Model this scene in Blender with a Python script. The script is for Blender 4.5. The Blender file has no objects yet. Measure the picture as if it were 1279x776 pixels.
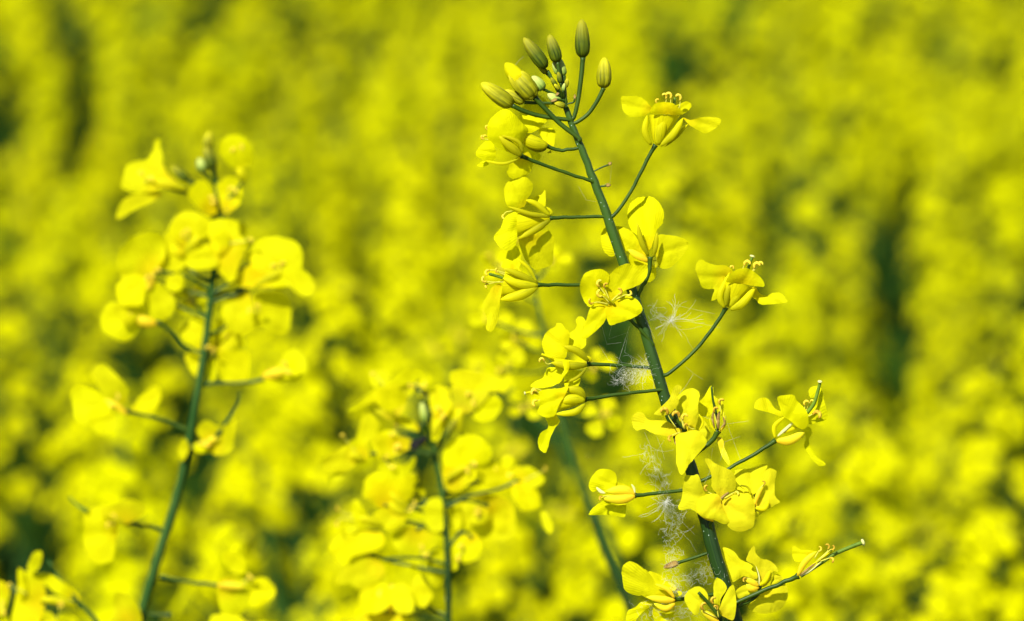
import bpy, math, random
from mathutils import Vector, noise
from mathutils.geometry import delaunay_2d_cdt
R = math.radians
rnd = random.Random(7)
sc = bpy.context.scene
COL = sc.collection

# ------------------------------------------------------------------ camera, sky, sun, exposure
FW, FH, SENS, LENS = 1279.0, 776.0, 36.0, 100.0
CAMH, PITCH, FOCUS = 1.42, R(14.5), 0.556
cam = bpy.data.cameras.new('camera'); camo = bpy.data.objects.new('camera', cam); COL.objects.link(camo)
camo.location = (0, 0, CAMH); camo.rotation_euler = (R(90) - PITCH, 0, 0)
cam.lens = LENS; cam.sensor_width = SENS; cam.clip_start = 0.02; cam.clip_end = 3000
cam.dof.use_dof = True; cam.dof.focus_distance = FOCUS; cam.dof.aperture_fstop = 11.5
sc.camera = camo
SUN_EL, SUN_AZ = R(50), R(-148)          # azimuth measured from +Y (view direction), negative = left
sdir = Vector((math.sin(SUN_AZ)*math.cos(SUN_EL), math.cos(SUN_AZ)*math.cos(SUN_EL), math.sin(SUN_EL)))
w = bpy.data.worlds.new('World'); sc.world = w; w.use_nodes = True
nt = w.node_tree; bg = nt.nodes['Background']
sky = nt.nodes.new('ShaderNodeTexSky'); sky.sky_type = 'NISHITA'; sky.sun_disc = False
sky.sun_elevation = SUN_EL; sky.sun_rotation = SUN_AZ
nt.links.new(sky.outputs[0], bg.inputs[0]); bg.inputs[1].default_value = 0.08
sl = bpy.data.lights.new('sun', 'SUN'); sl.energy = 5.0; sl.angle = R(0.53); sl.color = (1.0, 0.98, 0.92)
so = bpy.data.objects.new('sun', sl); COL.objects.link(so)
so.rotation_euler = sdir.to_track_quat('Z', 'Y').to_euler()
sc.view_settings.view_transform = 'Standard'; sc.view_settings.look = 'None'
sc.view_settings.exposure = 0.64; sc.view_settings.gamma = 1
sc.render.engine = 'CYCLES'
sc.cycles.use_denoising = True; sc.cycles.max_bounces = 6; sc.cycles.transmission_bounces = 5
sc.cycles.diffuse_bounces = 4; sc.cycles.caustics_reflective = False; sc.cycles.caustics_refractive = False

# ------------------------------------------------------------------ projection helper (places things in the real space)
cf = Vector((0, math.cos(PITCH), -math.sin(PITCH))); cu = Vector((0, math.sin(PITCH), math.cos(PITCH))); cr = Vector((1, 0, 0))
def W(x, y, z=0.0, D=FOCUS):
    k = SENS / LENS / FW
    Z = D - z * D * k
    return Vector((0, 0, CAMH)) + Z * (cf + cr * ((x - 639.5) * k) + cu * ((388 - y) * k))
def proj(p):
    d = p - Vector((0, 0, CAMH)); Z = d.dot(cf); k = SENS / LENS / FW
    if Z < 0.01: return None
    return (639.5 + d.dot(cr) / Z / k, 388 - d.dot(cu) / Z / k, Z)

# ------------------------------------------------------------------ materials
def newmat(name):
    m = bpy.data.materials.new(name); m.use_nodes = True; n = m.node_tree; n.nodes.clear()
    return m, n
def nd(n, t, **kw):
    x = n.nodes.new(t)
    for k, v in kw.items(): setattr(x, k, v)
    return x
def petal_mat(name, base, dark, trans=0.5, vein=True, warm=None):
    m, n = newmat(name); L = n.links.new
    out = nd(n, 'ShaderNodeOutputMaterial'); pr = nd(n, 'ShaderNodeBsdfPrincipled'); tr = nd(n, 'ShaderNodeBsdfTranslucent')
    mx = nd(n, 'ShaderNodeMixShader'); mx.inputs[0].default_value = trans
    pr.inputs['Roughness'].default_value = 0.62; pr.inputs['Specular IOR Level'].default_value = 0.03 if vein else 0.0
    no = nd(n, 'ShaderNodeTexNoise'); no.inputs['Scale'].default_value = 260; no.inputs['Detail'].default_value = 3
    tc = nd(n, 'ShaderNodeTexCoord'); L(tc.outputs['Object'], no.inputs['Vector'])
    c = nd(n, 'ShaderNodeMix', data_type='RGBA'); c.inputs[6].default_value = (*dark, 1); c.inputs[7].default_value = (*base, 1)
    ra = nd(n, 'ShaderNodeMapRange'); ra.inputs[1].default_value = 0.3; ra.inputs[2].default_value = 0.6
    L(no.outputs[0], ra.inputs[0])
    last = ra.outputs[0]
    if vein:
        uv = nd(n, 'ShaderNodeUVMap'); sx = nd(n, 'ShaderNodeSeparateXYZ'); L(uv.outputs[0], sx.inputs[0])
        wv = nd(n, 'ShaderNodeTexWave', wave_type='BANDS', bands_direction='X'); wv.inputs['Scale'].default_value = 4.6
        wv.inputs['Distortion'].default_value = 3.2; wv.inputs['Detail'].default_value = 3; wv.inputs['Detail Scale'].default_value = 1.6
        L(uv.outputs[0], wv.inputs['Vector'])
        pw = nd(n, 'ShaderNodeMath', operation='POWER'); pw.inputs[1].default_value = 0.5; L(wv.outputs['Fac'], pw.inputs[0])
        mu = nd(n, 'ShaderNodeMath', operation='MULTIPLY'); L(pw.outputs[0], mu.inputs[0]); L(last, mu.inputs[1])
        ad = nd(n, 'ShaderNodeMath', operation='MULTIPLY_ADD'); ad.inputs[1].default_value = 0.85; ad.inputs[2].default_value = 0.15
        L(mu.outputs[0], ad.inputs[0]); last = ad.outputs[0]
        bp = nd(n, 'ShaderNodeBump'); bp.inputs['Strength'].default_value = 0.26; bp.inputs['Distance'].default_value = 0.00012
        cn = nd(n, 'ShaderNodeTexNoise'); cn.inputs['Scale'].default_value = 520; cn.inputs['Detail'].default_value = 2; cn.inputs['Distortion'].default_value = .8
        L(tc.outputs['Object'], cn.inputs['Vector']); b2 = nd(n, 'ShaderNodeBump'); b2.inputs['Strength'].default_value = 0.5; b2.inputs['Distance'].default_value = 0.0004
        L(cn.outputs[0], b2.inputs['Height']); L(b2.outputs[0], bp.inputs['Normal'])
        L(pw.outputs[0], bp.inputs['Height']); L(bp.outputs[0], pr.inputs['Normal']); L(bp.outputs[0], tr.inputs['Normal'])
        # warmer, deeper yellow towards the narrow petal base; also paints in golden self-shadow
        mr = nd(n, 'ShaderNodeMapRange'); mr.inputs[1].default_value = 0.0; mr.inputs[2].default_value = 0.45
        L(sx.outputs[1], mr.inputs[0])
        c2 = nd(n, 'ShaderNodeMix', data_type='RGBA'); c2.inputs[6].default_value = (*(warm or (base[0]*.93, base[1]*.74, base[2])), 1)
        L(mr.outputs[0], c2.inputs[0]); L(last, c.inputs[0]); L(c.outputs[2], c2.inputs[7]); colr = c2.outputs[2]
    else:
        L(last, c.inputs[0]); colr = c.outputs[2]
    oi = nd(n, 'ShaderNodeObjectInfo'); hs = nd(n, 'ShaderNodeHueSaturation')
    h1 = nd(n, 'ShaderNodeMapRange'); h1.inputs[3].default_value = .498; h1.inputs[4].default_value = .506; L(oi.outputs['Random'], h1.inputs[0]); L(h1.outputs[0], hs.inputs['Hue'])
    w1 = nd(n, 'ShaderNodeTexWhiteNoise', noise_dimensions='1D'); L(oi.outputs['Random'], w1.inputs['W'])
    h2 = nd(n, 'ShaderNodeMapRange'); h2.inputs[3].default_value = .997; h2.inputs[4].default_value = 1.0; L(w1.outputs[0], h2.inputs[0]); L(h2.outputs[0], hs.inputs['Saturation'])
    h3 = nd(n, 'ShaderNodeMapRange'); h3.inputs[3].default_value = .94; h3.inputs[4].default_value = 1.06; L(w1.outputs[0], h3.inputs[0]); L(h3.outputs[0], hs.inputs['Value'])
    L(colr, hs.inputs['Color']); colr = hs.outputs[0]
    L(colr, pr.inputs['Base Color']); L(colr, tr.inputs['Color'])
    L(pr.outputs[0], mx.inputs[1]); L(tr.outputs[0], mx.inputs[2]); L(mx.outputs[0], out.inputs[0])
    return m
def solid_mat(name, c0, c1, rough=0.5, spec=0.12, scale=300, grad=None, trans=0.0, streak=False, sfreq=22, bump=0.3, specks=None):
    """c0/c1: noise-mixed colours; grad=(colour, start, end) fades to another colour along UV v"""
    m, n = newmat(name); L = n.links.new
    out = nd(n, 'ShaderNodeOutputMaterial'); pr = nd(n, 'ShaderNodeBsdfPrincipled')
    pr.inputs['Roughness'].default_value = rough; pr.inputs['Specular IOR Level'].default_value = spec
    tc = nd(n, 'ShaderNodeTexCoord'); no = nd(n, 'ShaderNodeTexNoise'); no.inputs['Scale'].default_value = scale; no.inputs['Detail'].default_value = 4
    uv = nd(n, 'ShaderNodeUVMap')
    if streak:
        mp = nd(n, 'ShaderNodeMapping'); mp.inputs['Scale'].default_value = (sfreq, 1.5, 1); L(uv.outputs[0], mp.inputs[0])
        L(mp.outputs[0], no.inputs['Vector']); no.inputs['Scale'].default_value = 1.4
    else: L(tc.outputs['Object'], no.inputs['Vector'])
    ra = nd(n, 'ShaderNodeMapRange'); ra.inputs[1].default_value = 0.35; ra.inputs[2].default_value = 0.65; L(no.outputs[0], ra.inputs[0])
    c = nd(n, 'ShaderNodeMix', data_type='RGBA'); c.inputs[6].default_value = (*c0, 1); c.inputs[7].default_value = (*c1, 1); L(ra.outputs[0], c.inputs[0])
    col = c.outputs[2]
    if grad:
        sx = nd(n, 'ShaderNodeSeparateXYZ'); L(uv.outputs[0], sx.inputs[0])
        mr = nd(n, 'ShaderNodeMapRange'); mr.inputs[1].default_value = grad[1]; mr.inputs[2].default_value = grad[2]; L(sx.outputs[1], mr.inputs[0])
        g = nd(n, 'ShaderNodeMix', data_type='RGBA'); g.inputs[7].default_value = (*grad[0], 1); L(mr.outputs[0], g.inputs[0]); L(col, g.inputs[6]); col = g.outputs[2]
    if specks:
        vo = nd(n, 'ShaderNodeTexVoronoi'); vo.inputs['Scale'].default_value = specks[1]; L(tc.outputs['Object'], vo.inputs['Vector'])
        lt = nd(n, 'ShaderNodeMath', operation='LESS_THAN'); lt.inputs[1].default_value = specks[2]; L(vo.outputs['Distance'], lt.inputs[0])
        g = nd(n, 'ShaderNodeMix', data_type='RGBA'); g.inputs[7].default_value = (*specks[0], 1); L(lt.outputs[0], g.inputs[0]); L(col, g.inputs[6]); col = g.outputs[2]
    bp = nd(n, 'ShaderNodeBump'); bp.inputs['Strength'].default_value = bump; bp.inputs['Distance'].default_value = 0.0002
    L(no.outputs[0], bp.inputs['Height']); L(bp.outputs[0], pr.inputs['Normal']); L(col, pr.inputs['Base Color'])
    last = pr.outputs[0]
    if trans:
        tr = nd(n, 'ShaderNodeBsdfTranslucent'); L(col, tr.inputs[0]); mx = nd(n, 'ShaderNodeMixShader'); mx.inputs[0].default_value = trans
        L(last, mx.inputs[1]); L(tr.outputs[0], mx.inputs[2]); last = mx.outputs[0]
    L(last, out.inputs[0]); return m
YEL = (0.90, 0.865, 0.002); YDK = (0.68, 0.63, 0.001)
M = {
 'petal': petal_mat('petal_yellow', YEL, YDK),
 'petal_old': petal_mat('petal_faded_yellow', (0.88, 0.82, 0.012), (0.74, 0.66, 0.006)),
 'petal_far': petal_mat('petal_plain_yellow', (0.82, 0.795, 0.001), (0.56, 0.545, 0.001), vein=False),
 'orange': solid_mat('withering_sepal', (0.72, 0.45, 0.010), (0.85, 0.70, 0.015), grad=((0.86, 0.78, 0.015), 0.3, 1.0), trans=0.3, streak=True),
 'sepal': solid_mat('sepal_yellow_green', (0.32, 0.33, 0.002), (0.72, 0.68, 0.003), grad=((0.84, 0.78, 0.003), 0.3, 1.1), trans=0.4, spec=0.06, streak=True),
 'sepal_dark': solid_mat('sepal_olive', (0.13, 0.145, 0.001), (0.42, 0.40, 0.002), grad=((0.56, 0.52, 0.002), 0.2, 1.0), trans=0.3, spec=0.06, streak=True),
 'claw': solid_mat('petal_claw', (0.62, 0.58, 0.002), (0.82, 0.76, 0.003), trans=0.35, spec=0.06, streak=True),
 'bud_green': solid_mat('bud_green', (0.020, 0.040, 0.001), (0.10, 0.13, 0.002), grad=((0.36, 0.33, 0.008), 0.4, 1.15), streak=True, sfreq=9, rough=0.55, bump=0.7),
 'bud_olive': solid_mat('bud_olive', (0.10, 0.11, 0.001), (0.30, 0.29, 0.003), grad=((0.56, 0.51, 0.006), 0.4, 1.1), streak=True, sfreq=9, rough=0.55, bump=0.7),
 'bud_pale': solid_mat('bud_pale', (0.10, 0.19, 0.02), (0.28, 0.36, 0.05), grad=((0.50, 0.55, 0.12), 0.2, 1.0), streak=True, sfreq=9, rough=0.5, bump=0.6),
 'stem': solid_mat('stem_green', (0.006, 0.024, 0.0015), (0.016, 0.048, 0.004), grad=((0.034, 0.082, 0.006), 0.62, 0.35), rough=0.45, spec=0.25, streak=True, bump=0.5, specks=((0.35, 0.45, 0.35), 900, 0.09)),
 'stalk': solid_mat('stalk_green', (0.018, 0.046, 0.001), (0.044, 0.085, 0.004), rough=0.45, spec=0.2, scale=200),
 'stem_soft': solid_mat('stem_blue_green', (0.014, 0.054, 0.006), (0.034, 0.082, 0.012), rough=0.55, spec=0.12, scale=80),
 'pistil': solid_mat('pistil_green', (0.07, 0.13, 0.008), (0.13, 0.21, 0.015), rough=0.5, scale=400),
 'anther': solid_mat('anther_ochre', (0.66, 0.44, 0.02), (0.84, 0.68, 0.05), rough=0.8, scale=1500, bump=0.8),
 'anther_old': solid_mat('anther_brown', (0.36, 0.20, 0.010), (0.66, 0.46, 0.03), rough=0.8, scale=1500, bump=0.8),
 'filament': solid_mat('filament_yellow', (0.66, 0.62, 0.06), (0.76, 0.72, 0.08), rough=0.5, trans=0.2),
 'cream': solid_mat('cream_tip', (0.55, 0.54, 0.16), (0.66, 0.64, 0.24), rough=0.6),
 'brown': solid_mat('dry_brown', (0.13, 0.07, 0.015), (0.34, 0.23, 0.06), rough=0.8, scale=900, bump=0.9),
 'silk': solid_mat('silk_white', (0.78, 0.78, 0.70), (0.85, 0.85, 0.78), rough=0.4, trans=0.4),
 'leaf': solid_mat('leaf_green', (0.02, 0.060, 0.003), (0.05, 0.11, 0.006), rough=0.7, spec=0.04, scale=40, trans=0.25),
 'black': solid_mat('beetle_black', (0.006, 0.006, 0.008), (0.012, 0.011, 0.010), rough=0.6, spec=0.1),
 'wing': solid_mat('wing_smoky', (0.010, 0.009, 0.008), (0.02, 0.018, 0.014), rough=0.5, trans=0.2),
}
ms = solid_mat('field_soil', (0.05, 0.035, 0.02), (0.10, 0.075, 0.04), rough=0.95, scale=6, bump=1.0)

# ------------------------------------------------------------------ object helpers
ORG = {}
def tag(o, label=None, cat=None, group=None, kind=None):
    if label: o['label'] = label
    if cat: o['category'] = cat
    if group: o['group'] = group
    if kind: o['kind'] = kind
    return o
def empty(name, loc):
    o = bpy.data.objects.new(name, None); COL.objects.link(o); o.location = loc; o.empty_display_size = 0.01
    ORG[o.name] = Vector(loc); return o
def mesh(name, V, F, mats, parent=None, uvs=None, fm=None, smooth=True):
    org = sum(V, Vector()) / len(V)
    me = bpy.data.meshes.new(name); me.from_pydata([v - org for v in V], [], F)
    for m in (mats if isinstance(mats, (list, tuple)) else [mats]): me.materials.append(m)
    if fm: me.polygons.foreach_set('material_index', fm)
    if smooth: me.polygons.foreach_set('use_smooth', [True] * len(me.polygons))
    if uvs:
        ul = me.uv_layers.new(name='UVMap')
        ids = [0] * len(me.loops); me.loops.foreach_get('vertex_index', ids)
        fl = []
        for i in ids: fl += uvs[i]
        ul.data.foreach_set('uv', fl)
    me.update()
    o = bpy.data.objects.new(name, me); COL.objects.link(o)
    if parent: o.parent = parent; o.location = org - ORG[parent.name]
    else: o.location = org
    ORG[o.name] = org
    return o
def crom(pts, n, closed=False):
    """Catmull-Rom through tuples/vectors, n samples per span"""
    P = [Vector(p) for p in pts]; L = len(P); out = []
    spans = L if closed else L - 1
    for i in range(spans):
        if closed: a, b, c, d = P[(i-1) % L], P[i], P[(i+1) % L], P[(i+2) % L]
        else: b, c = P[i], P[i+1]; a = P[i-1] if i else b*2 - c; d = P[i+2] if i+2 < L else c*2 - b
        for k in range(n):
            t = k / n
            out.append(0.5 * ((2*b) + (c-a)*t + (2*a-5*b+4*c-d)*t*t + (3*b-a-3*c+d)*t*t*t))
    if not closed: out.append(P[-1].copy())
    return out
class MB:
    def __init__(s): s.V = []; s.F = []; s.U = []; s.m = []
    def add(s, V, F, U, mi=0):
        b = len(s.V); s.V += V; s.U += U; s.F += [tuple(b + i for i in f) for f in F]; s.m += [mi] * len(F)
    def tube(s, path, radii, sides=8, mi=0, flat=1.0, cap=True, fdir=None, ridge=0.0, lens=1.0):
        n = len(path)
        if not isinstance(radii, (list, tuple)): radii = [radii] * n
        V = []; U = []; F = []; T0 = (path[1] - path[0]).normalized()
        N = fdir.copy() if fdir else (Vector((0.3, -1, 0.2)))
        acc = 0
        for i, p in enumerate(path):
            T = (path[min(i+1, n-1)] - path[max(i-1, 0)])
            T = T.normalized() if T.length > 1e-9 else T0
            N = (N - T * N.dot(T)); N = N.normalized() if N.length > 1e-6 else T.orthogonal().normalized()
            B = T.cross(N)
            if i: acc += (p - path[i-1]).length
            for k in range(sides):
                a = 2 * math.pi * k / sides; r = radii[i] * (1 + ridge * math.cos(a * 4))
                ca = math.cos(a); ca = math.copysign(abs(ca) ** lens, ca); V.append(p + (N * ca * flat + B * math.sin(a)) * r); U.append((k / sides, i / (n - 1)))
        for i in range(n - 1):
            for k in range(sides):
                k2 = (k + 1) % sides
                F.append((i*sides+k, i*sides+k2, (i+1)*sides+k2, (i+1)*sides+k))
        if cap:
            F.append(tuple(range(sides - 1, -1, -1))); F.append(tuple((n-1)*sides + k for k in range(sides)))
        s.add(V, F, U, mi)
    def build(s, name, mats, parent=None, smooth=True):
        return mesh(name, s.V, s.F, mats, parent, s.U, s.m, smooth)

def pp(s): return [tuple(float(v) for v in q.split(',')) for q in s.split()]

# ------------------------------------------------------------------ flower pieces, in photo units at a given distance
def table(t, T):
    for (a, b), (c, d) in zip(T, T[1:]):
        if t <= c:
            q = (t - a) / (c - a); q = q*q*(3-2*q) * .5 + q * .5; return b + (d - b) * q
    return T[-1][1]
SEP = [(0,.30),(.12,.60),(.35,.92),(.55,.96),(.78,.78),(.92,.42),(1,.08)]
BUD = [(0,.34),(.05,.66),(.14,.9),(.3,1),(.5,.96),(.7,.82),(.85,.62),(.95,.4),(1,.14)]
def petal_piece(pts, base, z, gx, gy, bulge, D, mat, parent, name='petal', seed=0, coarse=False):
    """closed outline -> curved veined sheet with its own tilt and folds"""
    xs = [p[0] for p in pts]; ys = [p[1] for p in pts]
    size = max(max(xs) - min(xs), max(ys) - min(ys))
    ol = crom([(p[0], p[1], 0) for p in pts], 4 if not coarse else 3, closed=True)
    ol = [Vector((v.x, v.y)) for v in ol]
    # slightly irregular margin
    ol = [v + Vector((noise.noise(Vector((v.x*.35, v.y*.35, seed))), noise.noise(Vector((v.x*.35, v.y*.35, seed+9))))) * size * (.014 if not coarse else .035) for v in ol]
    n = len(ol); step = max(size / (13 if not coarse else 8), 1.4); inner = []
    def inside(x, y):
        c = False; j = n - 1
        for i in range(n):
            a, b = ol[i], ol[j]
            if (a.y > y) != (b.y > y) and x < (b.x - a.x) * (y - a.y) / (b.y - a.y) + a.x: c = not c
            j = i
        return c
    def edist(x, y):
        return min((v.x - x)**2 + (v.y - y)**2 for v in ol) ** .5
    y = min(ys) + step * .5; row = 0
    while y < max(ys):
        x = min(xs) + (step * .5 if row % 2 else 0)
        while x < max(xs):
            if inside(x, y) and edist(x, y) > step * .55: inner.append(Vector((x, y)))
            x += step
        y += step * .87; row += 1
    res = delaunay_2d_cdt(ol + inner, [(i, (i+1) % n) for i in range(n)], [], 1, 1e-5)
    V2, F = res[0], res[2]
    if not F: return None
    cx = sum(v.x for v in V2)/len(V2); cy = sum(v.y for v in V2)/len(V2)
    ax = math.atan2(cy - base[1], cx - base[0]); rr = size * .35
    V = []; U = []
    for v in V2:
        dx, dy = v.x - base[0], v.y - base[1]; d = math.hypot(dx, dy)
        e = min(edist(v.x, v.y) / rr, 1.0)
        a = (math.atan2(dy, dx) - ax + math.pi) % (2*math.pi) - math.pi
        t = d / size
        zz = z + gx * dx + gy * dy + bulge * size * (1 - (1 - e)**2)
        zz += size * .014 * math.sin(a * 5 + seed) * min(t, 1) + size * .085 * noise.noise(Vector((v.x / size * 2.2, v.y / size * 2.2, seed * 1.7))) * (1.3 - e)
        zz -= size * .05 * math.exp(-(a * t / .06)**2)           # mid crease
        V.append(W(v.x, v.y, zz, D)); U.append((a * 1.3 + .5, t))
    F = [tuple(f) for f in F]
    return mesh(name, V, F, mat, parent, U)
def plant_is_hero(p): return p.get('label', '').startswith('sharply')
def sepal_piece(p, w, z, D, mat, parent, dz=0.0, seed=0, name='sepal', tip=0.18):
    path = crom([(q[0], q[1], 0) for q in p], 5); n = len(path); mb = MB()
    P = []; Rr = []
    k = SENS / LENS / FW * D
    for i, q in enumerate(path):
        t = i / (n - 1)
        prof = max(table(t, SEP), tip * .6 if t > .5 else 0) * (.82 if False else 1)
        P.append(W(q.x, q.y, z + dz * t, D)); Rr.append(max(w * .5 * prof, w * .05) * k)
    mb.tube(P, Rr, 12, 0, flat=.5, fdir=-cf, lens=1.7)
    return mb.build(name, mat, parent)
def tubepath(p, w0, w1, z0, z1, D, sub=4, seed=0):
    k = SENS / LENS / FW * D; path = crom([(q[0], q[1], 0) for q in p], sub); n = len(path)
    return [W(q.x, q.y, z0 + (z1 - z0) * i/(n-1), D) for i, q in enumerate(path)], [(w0 + (w1-w0)*i/(n-1)) * .5 * k for i in range(n)]
def stamen_piece(p, z, D, parent, old=False, big=1.0, seed=0):
    """filament with a curled anther at its end"""
    r = random.Random(seed); k = SENS / LENS / FW * D; mb = MB()
    P, Rr = tubepath(p, 1.5, 1.0, z, z + 4, D, 3); mb.tube(P, Rr, 6, 0)
    ex, ey = p[-1]; px, py = p[-2]; a = math.atan2(ey - py, ex - px); side = r.choice((-1, 1)); rad = 2.2 * big
    cx, cy = ex + math.cos(a + side * 1.3) * rad, ey + math.sin(a + side * 1.3) * rad
    a0 = math.atan2(ey - cy, ex - cx); pts = []
    for i in range(8):
        t = a0 - side * .6 + side * 3.7 * i / 7
        pts.append(W(cx + math.cos(t) * rad, cy + math.sin(t) * rad * 1.15, z + 4 + i * .45, D))
    mb.tube(pts, [k * big * q for q in (.6, 1.0, 1.2, 1.25, 1.25, 1.15, 1.0, .5)], 7, 1)
    return mb.build('stamen', [M['filament'], M['anther_old' if old else 'anther']], parent)
def bud_piece(a, b, w, z, D, mat, parent, stalk, sz=None, name='bud', sw=4.4, seed=0, yellow=None, dz=0):
    """bud from its base a to its tip b: four closed sepals; stalk = path to the stem"""
    k = SENS / LENS / FW * D; mb = MB(); bf = b
    if yellow: b = (a[0] + (b[0]-a[0]) * .8, a[1] + (b[1]-a[1]) * .8)
    A, B = W(a[0], a[1], z, D), W(b[0], b[1], z + dz, D); ax = B - A; n = 16; sides = 24
    T = ax.normalized(); N = (-cf - T * (-cf).dot(T)).normalized(); Bv = T.cross(N); V = []; U = []; F = []
    for i in range(n):
        t = i / (n - 1)
        prof = table(t, BUD)
        for s in range(sides):
            th = 2 * math.pi * s / sides + .4 + seed
            g = 1 - .15 * (abs(math.cos(2 * th)) ** 10) - .02 * math.cos(4 * th)
            rr = w * .51 * prof * g * k
            V.append(A + ax * t + (N * math.cos(th) + Bv * math.sin(th)) * rr + T * rr * .1 * math.cos(2 * th) * (t > .9)); U.append((s / sides * 2, t))
    for i in range(n - 1):
        for s in range(sides): F.append((i*sides+s, i*sides+(s+1) % sides, (i+1)*sides+(s+1) % sides, (i+1)*sides+s))
    F.append(tuple(range(sides-1, -1, -1))); F.append(tuple((n-1)*sides+s for s in range(sides)))
    mb.add(V, F, U)
    o = mb.build(name, mat, parent)
    if stalk:
        P, Rr = tubepath(join_stem([a] + stalk) if plant_is_hero(parent) else [a] + stalk, sw * 1.25, sw, z, sz if sz is not None else 0, D, 6)
        Rr[0] *= 1.2; m2 = MB(); m2.tube(P, Rr, 9); m2.build('flower_stalk', M['stalk'], o)
    if yellow:      # petals pushing out of the opening bud
        g = (a[0] + (bf[0]-a[0]) * .35, a[1] + (bf[1]-a[1]) * .35); d2 = Vector((bf[0]-a[0], bf[1]-a[1])).normalized()
        q = bud_piece(g, bf, w * .80, z + .5, D, M['petal'], parent, None, name='petal', seed=.9, dz=dz); q.parent = o; q.location = ORG[q.name] - ORG[o.name]
        nn = Vector((-d2.y, d2.x)); L_ = Vector((bf[0]-a[0], bf[1]-a[1])).length; A2 = Vector(a)
        for sg in (-.24, .26):
            sepal_piece([tuple(A2 + nn*w*sg*.5), tuple(A2 + d2*L_*.42 + nn*w*sg), tuple(A2 + d2*L_*(.80 if sg < 0 else .70) + nn*w*sg*.7)], w * .5, z + w * .26, D, mat, o)
    return o

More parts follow.
